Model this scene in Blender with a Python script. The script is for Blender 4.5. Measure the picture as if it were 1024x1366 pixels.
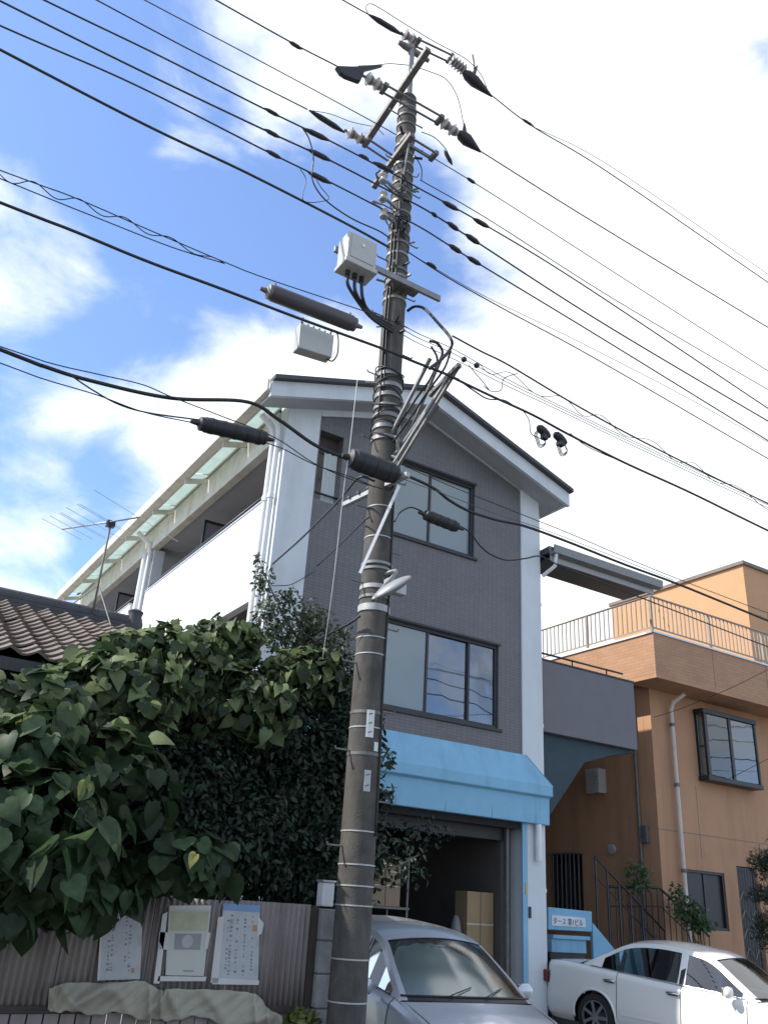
import bpy, bmesh, math, random
import numpy as np
from mathutils import Vector, Matrix
random.seed(7); RNG = np.random.default_rng(7)
for o in list(bpy.data.objects): bpy.data.objects.remove(o)
S = bpy.context.scene
COL = S.collection
PI = math.pi
R = math.radians

# ------------------------------------------------------------------ camera
F = 1150.0; EYE = 1.6
PITCH, ROLL, HEAD = R(24.7385), R(3.7353), R(31.1747)
fw = Vector((math.sin(HEAD)*math.cos(PITCH), math.cos(HEAD)*math.cos(PITCH), math.sin(PITCH)))
_r = Vector((math.cos(HEAD), -math.sin(HEAD), 0)); _u = _r.cross(fw)
CR = _r*math.cos(ROLL) + _u*math.sin(ROLL); CU = _u*math.cos(ROLL) - _r*math.sin(ROLL)
cd = bpy.data.cameras.new('camera'); cam = bpy.data.objects.new('camera', cd); COL.objects.link(cam)
cam.matrix_world = Matrix(((CR.x, CU.x, -fw.x, 0), (CR.y, CU.y, -fw.y, 0), (CR.z, CU.z, -fw.z, EYE), (0, 0, 0, 1)))
cd.sensor_fit = 'VERTICAL'; cd.sensor_height = 36; cd.lens = F/1366*36; cd.clip_start = .05; cd.clip_end = 2000
S.camera = cam
def rayd(px, py): return CR*((px-512)/F) - CU*((py-683)/F) + fw
def atY(px, py, Y): d = rayd(px, py); return Vector((0, 0, EYE)) + d*(Y/d.y)
def atX(px, py, X): d = rayd(px, py); return Vector((0, 0, EYE)) + d*(X/d.x)
def atZ(px, py, Z): d = rayd(px, py); return Vector((0, 0, EYE)) + d*((Z-EYE)/d.z)

# ------------------------------------------------------------------ light
SUN = Vector((-.70, .27, .74)).normalized()
sel = math.asin(SUN.z); saz = math.atan2(SUN.x, SUN.y)
sl = bpy.data.lights.new('sun', 'SUN'); sl.energy = 4.2; sl.angle = R(.53); sl.color = (1, .95, .87)
so = bpy.data.objects.new('sun', sl); COL.objects.link(so)
so.rotation_euler = SUN.to_track_quat('Z', 'Y').to_euler()
S.view_settings.view_transform = 'Standard'; S.view_settings.look = 'None'
S.view_settings.gamma = 1; S.view_settings.exposure = 0.55; S.view_settings.use_curve_mapping = False

W = bpy.data.worlds.new('World'); S.world = W; W.use_nodes = True
nt = W.node_tree; nt.nodes.clear(); N = nt.nodes; L = nt.links
def nd(t, **k):
    n = N.new(t)
    for a, b in k.items(): setattr(n, a, b)
    return n
def wmath(op, a, b=None, clamp=False):
    n = nd('ShaderNodeMath', operation=op); n.use_clamp = clamp
    for i, v in enumerate((a, b)):
        if v is None: continue
        if isinstance(v, (int, float)): n.inputs[i].default_value = v
        else: L.new(v, n.inputs[i])
    return n.outputs[0]
out = nd('ShaderNodeOutputWorld'); bgs = nd('ShaderNodeBackground'); bgc = nd('ShaderNodeBackground'); mx = nd('ShaderNodeMixShader')
sky = nd('ShaderNodeTexSky', sky_type='NISHITA'); sky.sun_disc = False; sky.sun_elevation = sel; sky.sun_rotation = saz
sky.air_density = 1.0; sky.dust_density = .6; sky.ozone_density = 2.5
tint = nd('ShaderNodeVectorMath', operation='MULTIPLY'); tint.inputs[1].default_value = (.92, 1.10, 1.36); L.new(sky.outputs[0], tint.inputs[0]); L.new(tint.outputs[0], bgs.inputs[0]); bgs.inputs[1].default_value = .15
tc = nd('ShaderNodeTexCoord')
def wnoise(scale, detail, rough, off, stretch=(1, 1, 1.6), dist=0):
    mp = nd('ShaderNodeMapping'); mp.inputs['Location'].default_value = off; mp.inputs['Scale'].default_value = stretch
    L.new(tc.outputs['Generated'], mp.inputs[0])
    n = nd('ShaderNodeTexNoise'); n.inputs['Scale'].default_value = scale; n.inputs['Detail'].default_value = detail
    n.inputs['Roughness'].default_value = rough; n.inputs['Distortion'].default_value = dist
    L.new(mp.outputs[0], n.inputs['Vector']); return n.outputs[0]
n1 = wnoise(2.4, 9, .56, (3.1, .7, 1.3), dist=.25)
n2 = wnoise(6.5, 8, .6, (.3, 5.7, 2.2), (1, 1, 1.9), .4)
m = wmath('ADD', wmath('MULTIPLY', wmath('SUBTRACT', n1, .5), 3.0), wmath('MULTIPLY', wmath('SUBTRACT', n2, .5), 2.3))
# broad cloud banks and clear gaps, each a direction in the sky: (pixel x, y of its heading, radius in degrees, amount)
BANKS = [(930, 430, 27, 1.05), (660, 60, 10, .6), (310, 115, 5.5, .75), (400, 160, 3.5, .35), (20, 345, 4.5, .75), (260, 470, 7, .36), (380, 490, 5, .35), (185, 580, 5, .55), (130, 450, 6, .42), (40, 560, 3.5, .35),
         (300, 290, 12, -.9), (470, 260, 8, -.45), (100, 180, 14, -.34), (610, 320, 6.5, -1.1), (1030, 108, 3.0, -1.05), (60, 600, 8, -.50), (130, 690, 5, -.2), (90, 740, 6, -.2), (770, 810, 5, -.2), (40, 680, 3, .6), (20, 765, 3.5, .5)]
for px, py, rad, amt in BANKS:
    d = rayd(px, py).normalized()
    dp = nd('ShaderNodeVectorMath', operation='DOT_PRODUCT'); L.new(tc.outputs['Generated'], dp.inputs[0]); dp.inputs[1].default_value = d
    mr = nd('ShaderNodeMapRange', interpolation_type='SMOOTHERSTEP')
    mr.inputs['From Min'].default_value = math.cos(R(rad*1.5)); mr.inputs['From Max'].default_value = 1.0
    mr.inputs['To Min'].default_value = 0; mr.inputs['To Max'].default_value = amt*1.25
    L.new(dp.outputs['Value'], mr.inputs['Value'])
    m = wmath('ADD', m, mr.outputs[0])
cm = nd('ShaderNodeMapRange', interpolation_type='SMOOTHSTEP')
cm.inputs['From Min'].default_value = -.56; cm.inputs['From Max'].default_value = .76
cm.inputs['To Min'].default_value = .06; cm.inputs['To Max'].default_value = 1.0
L.new(m, cm.inputs['Value'])
bgc.inputs[0].default_value = (.93, .97, 1.0, 1); bgc.inputs[1].default_value = .95
L.new(cm.outputs[0], mx.inputs[0]); L.new(bgs.outputs[0], mx.inputs[1]); L.new(bgc.outputs[0], mx.inputs[2]); L.new(mx.outputs[0], out.inputs[0])

# ------------------------------------------------------------------ materials
MATS = {}
def mat(name, col, rough=.7, metal=0, var=.12, scale=3.0, bump=0, bscale=40, spec=.5, stain=None, coat=0, tile=None, trans=0, objvar=0, wave=None):
    if name in MATS: return MATS[name]
    m = bpy.data.materials.new(name); m.use_nodes = True; MATS[name] = m
    t = m.node_tree; b = t.nodes['Principled BSDF']; n = t.nodes; l = t.links
    b.inputs['Roughness'].default_value = rough; b.inputs['Metallic'].default_value = metal
    b.inputs['Specular IOR Level'].default_value = spec; b.inputs['Coat Weight'].default_value = coat; b.inputs['Coat Roughness'].default_value = .04
    tc = n.new('ShaderNodeTexCoord')
    no = n.new('ShaderNodeTexNoise'); no.inputs['Scale'].default_value = scale; no.inputs['Detail'].default_value = 7; no.inputs['Roughness'].default_value = .62
    l.new(tc.outputs['Object'], no.inputs['Vector'])
    mr = n.new('ShaderNodeMapRange'); mr.inputs['From Min'].default_value = .3; mr.inputs['From Max'].default_value = .7
    mr.inputs['To Min'].default_value = 1-var; mr.inputs['To Max'].default_value = 1+var
    l.new(no.outputs[0], mr.inputs['Value'])
    mul = n.new('ShaderNodeVectorMath'); mul.operation = 'SCALE'; mul.inputs[0].default_value = col[:3]
    l.new(mr.outputs[0], mul.inputs['Scale']); cur = mul.outputs[0]
    if objvar:
        oi = n.new('ShaderNodeObjectInfo'); m2 = n.new('ShaderNodeMapRange'); m2.inputs['To Min'].default_value = 1-objvar; m2.inputs['To Max'].default_value = 1+objvar
        l.new(oi.outputs['Random'], m2.inputs['Value']); v2 = n.new('ShaderNodeVectorMath'); v2.operation = 'SCALE'
        l.new(cur, v2.inputs[0]); l.new(m2.outputs[0], v2.inputs['Scale']); cur = v2.outputs[0]
    if stain:  # (colour, scale, amount, vertical streak stretch)
        sc, ss, sa, st = stain
        mp = n.new('ShaderNodeMapping'); mp.inputs['Scale'].default_value = (1, 1, st); l.new(tc.outputs['Object'], mp.inputs[0])
        sn = n.new('ShaderNodeTexNoise'); sn.inputs['Scale'].default_value = ss; sn.inputs['Detail'].default_value = 8; sn.inputs['Roughness'].default_value = .65; l.new(mp.outputs[0], sn.inputs['Vector'])
        sr = n.new('ShaderNodeMapRange'); sr.inputs['From Min'].default_value = .48; sr.inputs['From Max'].default_value = .72; sr.inputs['To Max'].default_value = sa; l.new(sn.outputs[0], sr.inputs['Value'])
        mi = n.new('ShaderNodeMix'); mi.data_type = 'RGBA'; l.new(sr.outputs[0], mi.inputs['Factor']); l.new(cur, mi.inputs['A']); mi.inputs['B'].default_value = (*sc, 1); cur = mi.outputs['Result']
    hgt = None
    if tile:  # (width, height, joint, joint colour factor): small tile courses on axis-aligned walls
        sx = n.new('ShaderNodeSeparateXYZ'); l.new(tc.outputs['Object'], sx.inputs[0]); ad = n.new('ShaderNodeMath'); l.new(sx.outputs[0], ad.inputs[0]); l.new(sx.outputs[1], ad.inputs[1])
        cb = n.new('ShaderNodeCombineXYZ'); l.new(ad.outputs[0], cb.inputs[0]); l.new(sx.outputs[2], cb.inputs[1])
        br = n.new('ShaderNodeTexBrick'); br.inputs['Scale'].default_value = 1; br.inputs['Brick Width'].default_value = tile[0]; br.inputs['Row Height'].default_value = tile[1]
        br.inputs['Mortar Size'].default_value = tile[2]; br.offset = tile[4] if len(tile) > 4 else 0; br.inputs['Color1'].default_value = (1, 1, 1, 1); br.inputs['Color2'].default_value = (.86, .87, .88, 1)
        br.inputs['Mortar'].default_value = (tile[3],)*3+(1,); l.new(cb.outputs[0], br.inputs['Vector'])
        vm = n.new('ShaderNodeVectorMath'); vm.operation = 'MULTIPLY'; l.new(cur, vm.inputs[0]); l.new(br.outputs['Color'], vm.inputs[1]); cur = vm.outputs[0]
        hgt = br.outputs['Fac']
    l.new(cur, b.inputs['Base Color'])
    if hgt is not None:
        bp = n.new('ShaderNodeBump'); bp.invert = True; bp.inputs['Strength'].default_value = .5; bp.inputs['Distance'].default_value = .004; l.new(hgt, bp.inputs['Height']); l.new(bp.outputs[0], b.inputs['Normal'])
    elif bump:
        bn = n.new('ShaderNodeTexNoise'); bn.inputs['Scale'].default_value = bscale; bn.inputs['Detail'].default_value = 5; l.new(tc.outputs['Object'], bn.inputs['Vector'])
        bp = n.new('ShaderNodeBump'); bp.inputs['Strength'].default_value = bump; bp.inputs['Distance'].default_value = .01; l.new(bn.outputs[0], bp.inputs['Height']); l.new(bp.outputs[0], b.inputs['Normal'])
    if trans:
        tr = n.new('ShaderNodeBsdfTranslucent'); l.new(cur, tr.inputs[0]); ms = n.new('ShaderNodeMixShader'); ms.inputs[0].default_value = trans
        o = n['Material Output']; l.new(b.outputs[0], ms.inputs[1]); l.new(tr.outputs[0], ms.inputs[2]); l.new(ms.outputs[0], o.inputs[0])
    return m
def glassmat(name, tint=(.7, .78, .78), refl=.09, rough=.02, wob=.15):
    m = bpy.data.materials.new(name); m.use_nodes = True; t = m.node_tree; n = t.nodes; l = t.links; n.remove(n['Principled BSDF'])
    tr = n.new('ShaderNodeBsdfTransparent'); tr.inputs[0].default_value = (*tint, 1)
    gl = n.new('ShaderNodeBsdfGlossy'); gl.inputs['Roughness'].default_value = rough
    fr = n.new('ShaderNodeLayerWeight'); fr.inputs['Blend'].default_value = .35
    mr = n.new('ShaderNodeMapRange'); mr.inputs['To Min'].default_value = refl; mr.inputs['To Max'].default_value = 1; l.new(fr.outputs['Fresnel'], mr.inputs['Value'])
    ms = n.new('ShaderNodeMixShader'); l.new(mr.outputs[0], ms.inputs[0]); l.new(tr.outputs[0], ms.inputs[1]); l.new(gl.outputs[0], ms.inputs[2]); l.new(ms.outputs[0], n['Material Output'].inputs[0])
    tc = n.new('ShaderNodeTexCoord'); no = n.new('ShaderNodeTexNoise'); no.inputs['Scale'].default_value = 1.2; l.new(tc.outputs['Object'], no.inputs['Vector'])
    bp = n.new('ShaderNodeBump'); bp.inputs['Strength'].default_value = wob; bp.inputs['Distance'].default_value = .03; l.new(no.outputs[0], bp.inputs['Height']); l.new(bp.outputs[0], gl.inputs['Normal']); l.new(bp.outputs[0], fr.inputs['Normal'])
    return m
M_tile = mat('grey_mosaic_tile', (.154, .147, .149), .55, var=.10, scale=.9, tile=(.1, .048, .006, .70), stain=((.19, .185, .19), 1.5, .3, .3))
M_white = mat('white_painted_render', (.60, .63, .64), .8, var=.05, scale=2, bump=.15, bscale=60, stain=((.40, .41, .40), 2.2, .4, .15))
M_balc = mat('bright_white_paint', (.80, .80, .79), .7, var=.03, scale=2)
M_cream = mat('weathered_cream_paint', (.62, .60, .52), .8, var=.1, scale=3, stain=((.36, .32, .24), 3, .6, .5))
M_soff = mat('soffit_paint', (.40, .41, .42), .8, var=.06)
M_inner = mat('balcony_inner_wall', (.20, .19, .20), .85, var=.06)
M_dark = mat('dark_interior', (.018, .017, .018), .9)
M_room = mat('room_interior', (.05, .05, .05), .9)
M_frame = mat('bronze_window_frame', (.035, .035, .038), .4, .4, var=.1)
M_alum = mat('aluminium', (.55, .56, .57), .4, .6, var=.06, scale=8)
M_rooft = mat('dark_metal_roofing', (.07, .07, .075), .6, .3)
M_blue = mat('light_blue_paint', (.20, .42, .575), .62, var=.08, scale=2.5, bump=.2, bscale=25, stain=((.13, .24, .33), 3.5, .45, .12))
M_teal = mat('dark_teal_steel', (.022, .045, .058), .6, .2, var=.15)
M_orange = mat('orange_render', (.44, .245, .138), .85, var=.06, scale=1.5, bump=.25, bscale=45, stain=((.28, .155, .09), 1.6, .75, .18))
M_otile = mat('orange_brick_tile', (.44, .245, .138), .75, var=.08, scale=2, tile=(.23, .066, .007, .8, .5), stain=((.34, .19, .12), 1.2, .4, .3))
M_glass = glassmat('window_glass'); M_glassd = glassmat('dark_window_glass', (.35, .42, .5), .16)
M_curt = mat('pale_curtain', (.50, .55, .53), .95, var=.05, scale=2)
M_curt2 = mat('frosted_pane', (.42, .47, .46), .8, var=.04, scale=2)
M_frost = mat('frosted_window_pane', (.20, .24, .235), .12, var=.04, scale=1.5, spec=.9)
M_poly = mat('translucent_roof_panel', (.62, .70, .66), .5, trans=.7, var=.08, scale=4)
M_pipe = mat('white_pvc_pipe', (.72, .72, .72), .45, var=.05, scale=6, stain=((.45, .43, .4), 5, .4, .3))
M_galv = mat('galvanised_steel', (.22, .22, .215), .5, .4, var=.2, scale=20)
M_steel = mat('dull_steel', (.16, .15, .145), .6, .4, var=.25, scale=15)
M_conc = mat('pole_concrete', (.080, .072, .062), .9, var=.34, scale=3.6, bump=.35, bscale=60, stain=((.040, .037, .032), 7, .9, .3))
M_black = mat('black_rubber', (.016, .016, .018), .55, var=.2, scale=20)
M_wire = mat('black_cable', (.014, .014, .016), .5)
M_wireg = mat('grey_cable', (.10, .10, .105), .5)
M_porc = mat('insulator_porcelain', (.40, .38, .36), .25, var=.08, scale=20)
M_brown = mat('insulator_brown', (.20, .12, .10), .3, var=.2, scale=20)
M_boxw = mat('cream_enclosure', (.40, .40, .37), .5, var=.05, scale=5)
M_band = mat('pale_band', (.40, .40, .385), .5, .2, var=.15, scale=20)
M_block = mat('concrete_block', (.33, .32, .30), .95, var=.15, scale=8, bump=.6, bscale=70, objvar=.1, stain=((.14, .135, .12), 6, .5, .5))
M_asph = mat('asphalt', (.05, .05, .052), .9, var=.2, scale=8, bump=.5, bscale=120)
M_slab = mat('concrete_ground', (.27, .26, .245), .9, var=.12, scale=1.5, bump=.3, bscale=60, stain=((.13, .12, .11), 1, .5, 1))
M_kawara = mat('roof_tile_clay', (.145, .112, .088), .6, var=.2, scale=6, objvar=.22, stain=((.09, .085, .08), 4, .5, 1))
M_ridge = mat('ridge_tile_dark', (.045, .048, .053), .6, var=.2, scale=6, objvar=.2)
M_wood = mat('dark_timber', (.05, .04, .033), .85, var=.25, scale=6)

# ------------------------------------------------------------------ object helpers
def org(p):
    v = Vector((0, 0, 0))
    while p is not None: v += p.location; p = p.parent
    return v
def setp(o, label=None, cat=None, group=None, kind=None):
    if label: o['label'] = label
    if cat: o['category'] = cat
    if group: o['group'] = group
    if kind: o['kind'] = kind
    return o
def thing(name, loc, label, cat, group=None):
    o = bpy.data.objects.new(name, None); COL.objects.link(o); o.location = loc; o.empty_display_size = .2
    return setp(o, label, cat, group)
class MB:
    def __init__(s): s.v = []; s.f = []
    def add(s, vs, fs):
        b = len(s.v); s.v += [tuple(v) for v in vs]; s.f += [tuple(i+b for i in f) for f in fs]; return s
    def box(s, a, b):
        x0, y0, z0 = (min(a[i], b[i]) for i in range(3)); x1, y1, z1 = (max(a[i], b[i]) for i in range(3))
        return s.add([(x0,y0,z0),(x1,y0,z0),(x1,y1,z0),(x0,y1,z0),(x0,y0,z1),(x1,y0,z1),(x1,y1,z1),(x0,y1,z1)],
                     [(0,3,2,1),(4,5,6,7),(0,1,5,4),(1,2,6,5),(2,3,7,6),(3,0,4,7)])
    def prism(s, prof, axis, a, b):
        """prof: CCW 2D list; extruded along axis from a to b"""
        n = len(prof)
        def P(u, v, w): return (w, u, v) if axis == 0 else (u, w, v) if axis == 1 else (u, v, w)
        vs = [P(u, v, a) for u, v in prof] + [P(u, v, b) for u, v in prof]
        fs = [tuple(range(n)), tuple(range(2*n-1, n-1, -1))] + [(i, i+n, (i+1) % n+n, (i+1) % n) for i in range(n)]
        return s.add(vs, fs)
    def bar(s, p, q, w, h=None, up=(0, 0, 1)):
        p = Vector(p); q = Vector(q); h = h or w; d = (q-p).normalized(); u = Vector(up)
        if abs(d.dot(u)) > .95: u = Vector((0, 1, 0))
        sx = d.cross(u).normalized()*w/2; sz = sx.cross(d).normalized()*h/2
        return s.add([p-sx-sz, p+sx-sz, p+sx+sz, p-sx+sz, q-sx-sz, q+sx-sz, q+sx+sz, q-sx+sz],
                     [(0,1,2,3),(7,6,5,4),(0,4,5,1),(1,5,6,2),(2,6,7,3),(3,7,4,0)])
    def tube(s, pts, r, seg=8, cap=True):
        pts = [Vector(p) for p in pts]; n = len(pts); rs = r if hasattr(r, '__len__') else [r]*n
        base = len(s.v); t0 = (pts[1]-pts[0]).normalized(); a = Vector((0, 0, 1)) if abs(t0.z) < .9 else Vector((1, 0, 0))
        for i in range(n):
            t = (pts[min(i+1, n-1)]-pts[max(i-1, 0)]).normalized()
            x = (a - t*a.dot(t)).normalized(); a = x; y = t.cross(x)
            for k in range(seg):
                th = 2*PI*k/seg; s.v.append(tuple(pts[i] + (x*math.cos(th)+y*math.sin(th))*rs[i]))
        for i in range(n-1):
            for k in range(seg):
                s.f.append((base+i*seg+k, base+i*seg+(k+1) % seg, base+(i+1)*seg+(k+1) % seg, base+(i+1)*seg+k))
        if cap:
            s.f.append(tuple(base+k for k in range(seg-1, -1, -1))); s.f.append(tuple(base+(n-1)*seg+k for k in range(seg)))
        return s
    def lathe(s, p, q, prof, seg=14):
        """prof: (t along p->q in metres, radius)"""
        p = Vector(p); d = (Vector(q)-p).normalized()
        return s.tube([p+d*t for t, _ in prof], [max(r, .0005) for _, r in prof], seg)
    def grid(s, rows, closed=False):
        b = len(s.v); nr = len(rows); nc = len(rows[0])
        for r_ in rows: s.v += [tuple(p) for p in r_]
        for i in range(nr-1):
            for j in range(nc-1): s.f.append((b+i*nc+j, b+i*nc+j+1, b+(i+1)*nc+j+1, b+(i+1)*nc+j))
        return s
    def mesh(s, name, m, o=Vector((0, 0, 0)), smooth=None):
        me = bpy.data.meshes.new(name); me.from_pydata([(v[0]-o[0], v[1]-o[1], v[2]-o[2]) for v in s.v], [], s.f)
        me.materials.append(m); 
        if smooth:
            me.polygons.foreach_set('use_smooth', [True]*len(me.polygons))
            if smooth != True: me.set_sharp_from_angle(angle=R(smooth))
        me.update(); return me
    def build(s, name, m, parent=None, smooth=None, bevel=0, solid=0, fixn=True):
        o_ = org(parent)
        me = s.mesh(name, m, o_, smooth)
        ob = bpy.data.objects.new(name, me); COL.objects.link(ob); ob.parent = parent
        if fixn:
            bm = bmesh.new(); bm.from_mesh(me); bmesh.ops.recalc_face_normals(bm, faces=bm.faces); bm.to_mesh(me); bm.free()
        if bevel:
            b = ob.modifiers.new('bevel', 'BEVEL'); b.width = bevel; b.segments = 2; b.limit_method = 'ANGLE'; b.angle_limit = R(40)
        if solid:
            b = ob.modifiers.new('solid', 'SOLIDIFY'); b.thickness = solid
        return ob
def bx(name, a, b, m, parent=None, bevel=0): return MB().box(a, b).build(name, m, parent, bevel=bevel)
def struct(o): return setp(o, kind='structure')
def copyo(src, name, loc, parent, rot=None):
    o = src.copy(); o.name = name; COL.objects.link(o); o.parent = parent; o.location = loc
    if rot: o.rotation_euler = rot
    return o
def catmull(pts, n=8):
    P = [Vector(p) for p in pts]; P = [P[0]*2-P[1]] + P + [P[-1]*2-P[-2]]; out_ = []
    for i in range(1, len(P)-2):
        for k in range(n):
            t = k/n; a, b, c, d = P[i-1:i+3]
            out_.append(.5*((2*b)+(c-a)*t+(2*a-5*b+4*c-d)*t*t+(3*b-3*c+d-a)*t**3))
    out_.append(P[-2]); return out_
def wall(name, axis, pos, thick, u0, u1, z0, z1, holes, m, parent):
    """axis 'Y': wall in the XZ plane with its face at y=pos going back by thick; axis 'X': in the YZ plane"""
    us = sorted({u0, u1, *[h[0] for h in holes], *[h[1] for h in holes]}); zs = sorted({z0, z1, *[h[2] for h in holes], *[h[3] for h in holes]})
    us = [u for u in us if u0 <= u <= u1]; zs = [z for z in zs if z0 <= z <= z1]
    def solid(i, j):
        if i < 0 or j < 0 or i >= len(us)-1 or j >= len(zs)-1: return False
        uc = (us[i]+us[i+1])/2; zc = (zs[j]+zs[j+1])/2
        return not any(h[0] < uc < h[1] and h[2] < zc < h[3] for h in holes)
    mb = MB()
    def P(u, w, z): return (u, w, z) if axis == 'Y' else (w, u, z)
    A = pos; B = pos+thick
    def q(a, b, c, d): mb.add([a, b, c, d], [(0, 1, 2, 3)])
    for i in range(len(us)-1):
        for j in range(len(zs)-1):
            if not solid(i, j): continue
            a, b, c, d = us[i], us[i+1], zs[j], zs[j+1]
            q(P(a, A, c), P(b, A, c), P(b, A, d), P(a, A, d)); q(P(a, B, c), P(a, B, d), P(b, B, d), P(b, B, c))
            if not solid(i-1, j): q(P(a, A, c), P(a, A, d), P(a, B, d), P(a, B, c))
            if not solid(i+1, j): q(P(b, A, c), P(b, B, c), P(b, B, d), P(b, A, d))
            if not solid(i, j-1): q(P(a, A, c), P(a, B, c), P(b, B, c), P(b, A, c))
            if not solid(i, j+1): q(P(a, A, d), P(b, A, d), P(b, B, d), P(a, B, d))
    o = mb.build(name, m, parent, fixn=False)
    bm = bmesh.new(); bm.from_mesh(o.data); bmesh.ops.remove_doubles(bm, verts=bm.verts, dist=1e-5); bmesh.ops.recalc_face_normals(bm, faces=bm.faces); bm.to_mesh(o.data); bm.free()
    return o
def window(parent, axis, pos, u0, u1, z0, z1, splits, fm, gms, fw_=.05, depth=.08, side=1, name='window'):
    """frame ring + mullions + panes; pos = outer face, side=+1: room lies at +axis. gms: one glass material per pane"""
    def P(u, w, z): return (u, w, z) if axis == 'Y' else (w, u, z)
    mb = MB(); d1 = pos+side*depth
    mb.box(P(u0, pos, z0), P(u1, d1, z0+fw_)); mb.box(P(u0, pos, z1-fw_), P(u1, d1, z1))
    mb.box(P(u0, pos, z0+fw_), P(u0+fw_, d1, z1-fw_)); mb.box(P(u1-fw_, pos, z0+fw_), P(u1, d1, z1-fw_))
    f = mb.build(name, fm, parent, bevel=.004)
    ed = [u0+fw_] + list(splits) + [u1-fw_]
    for s_ in splits:
        MB().box(P(s_-fw_*.4, pos+side*.01, z0+fw_+.002), P(s_+fw_*.4, d1-side*.01, z1-fw_-.002)).build('mullion', fm, f, bevel=.003)
    for i in range(len(ed)-1):
        w = pos + side*(.03 + .02*(i % 2)); a = ed[i]+(fw_*.4 if i else 0); b = ed[i+1]-(fw_*.4 if i < len(ed)-2 else 0)
        MB().box(P(a+.002, w, z0+fw_+.002), P(b-.002, w+side*.006, z1-fw_-.002)).build('pane', gms[i], f)
    return f

# ================================================================== SETTING
struct(MB().add([(-60,-40,-.27),(90,-40,-.27),(90,120,-.27),(-60,120,-.27)], [(0,1,2,3)]).build('ground', M_slab))
struct(MB().add([(-60,-6,-.262),(90,-6,-.262),(90,6.2,-.262),(-60,6.2,-.262)], [(0,1,2,3)]).build('road', M_asph))
k = MB(); 
for i in range(24): k.box((-2+i*.6+.004, 6.2, -.27), (-2+(i+1)*.6-.004, 6.34, -.16))
struct(k.build('kerb', M_block, bevel=.008))
struct(MB().add([(4.2,6.35,-.21),(30,6.35,-.21),(30,11.2,.08),(4.2,11.2,.08),(4.2,6.35,-.4),(30,6.35,-.4),(30,11.2,-.4),(4.2,11.2,-.4)],
       [(0,1,2,3),(0,4,5,1),(1,5,6,2),(3,7,4,0),(2,6,7,3)]).build('forecourt', M_slab))
struct(MB().add([(-60,-5.9,-.258),(90,-5.9,-.258),(90,-5.8,-.258),(-60,-5.8,-.258)], [(0,1,2,3)]).build('road_edge_line', mat('road_paint', (.7,.7,.68), .7)))

# ================================================================== GREY BUILDING
WY = 11.2
B = thing('apartment_building', (7.5, WY, 0), 'narrow three-storey grey-tiled building with white gable, side balconies and light blue awning over its garage', 'building')
win2 = (6.6, 9.25, 4.42, 5.83); win3 = (6.9, 8.68, 7.31, 8.73); gap = (5.46, 5.9, 7.48, 8.74)
wall('tiled_wall', 'Y', WY, .2, 5.43, 9.75, 3.9, 8.96, [win2, win3, gap], M_tile, B)
MB().prism([(5.43,8.962),(9.75,8.962),(7.54,9.67)], 1, WY, WY+.2).build('gable_tile_panel', M_tile, B)
def zr(x): return 9.04 + .330*(x-4.33) if x < 7.42 else 9.04 + .330*(10.51-x)
xs = [4.84, 5.43, 7.42, 7.54, 9.75, 10.2]
# white band that follows the gable over the tiled panel
MB().add([(5.43,WY-.03,8.98),(7.54,WY-.03,9.68),(9.75,WY-.03,8.98),(9.75,WY-.03,zr(9.75)-.1),(7.42,WY-.03,zr(7.42)-.1),(5.43,WY-.03,zr(5.43)-.1)],
         [(0,1,4,5),(1,2,3,4)]).build('gable_band', M_white, B, solid=.08)
bx('front_pilaster', (4.84, WY-.03, -.1), (5.43, WY+.28, zr(4.9)-.1), M_white, B, .01)
bx('front_pilaster', (9.75, WY-.03, -.1), (10.2, WY+.3, zr(10.2)-.12), M_white, B, .01)
bx('side_wall', (10.0, WY+.31, 0), (10.19, 24, 8.7), M_white, B)
bx('rear_wall', (4.9, 24, 0), (10.2, 24.2, 8.7), M_white, B)
MB().prism([(4.9,8.7),(10.2,8.7),(10.2,zr(10.2)-.12),(7.42,zr(7.42)-.12),(4.9,zr(4.9)-.12)], 1, 24.0, 24.2).build('rear_gable', M_white, B)
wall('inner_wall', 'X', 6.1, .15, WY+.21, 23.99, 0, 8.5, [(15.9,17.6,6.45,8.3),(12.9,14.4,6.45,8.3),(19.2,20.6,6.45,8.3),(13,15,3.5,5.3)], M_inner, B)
for y0, y1 in ((15.9,17.6),(12.9,14.4),(19.2,20.6)):
    window(B, 'X', 6.1, y0, y1, 6.45, 8.3, [(y0+y1)/2], M_frame, [M_glassd, M_glassd], .06, .08)
window(B, 'X', 6.1, 13, 15, 3.5, 5.3, [14], M_frame, [M_glassd]*2, .06, .08)
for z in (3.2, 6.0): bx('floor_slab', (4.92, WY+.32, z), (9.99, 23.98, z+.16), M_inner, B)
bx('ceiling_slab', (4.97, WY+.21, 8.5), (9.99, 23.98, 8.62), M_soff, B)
bx('partition_wall', (6.26, 15.0, 3.37), (9.99, 15.1, 8.49), M_room, B)
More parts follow.
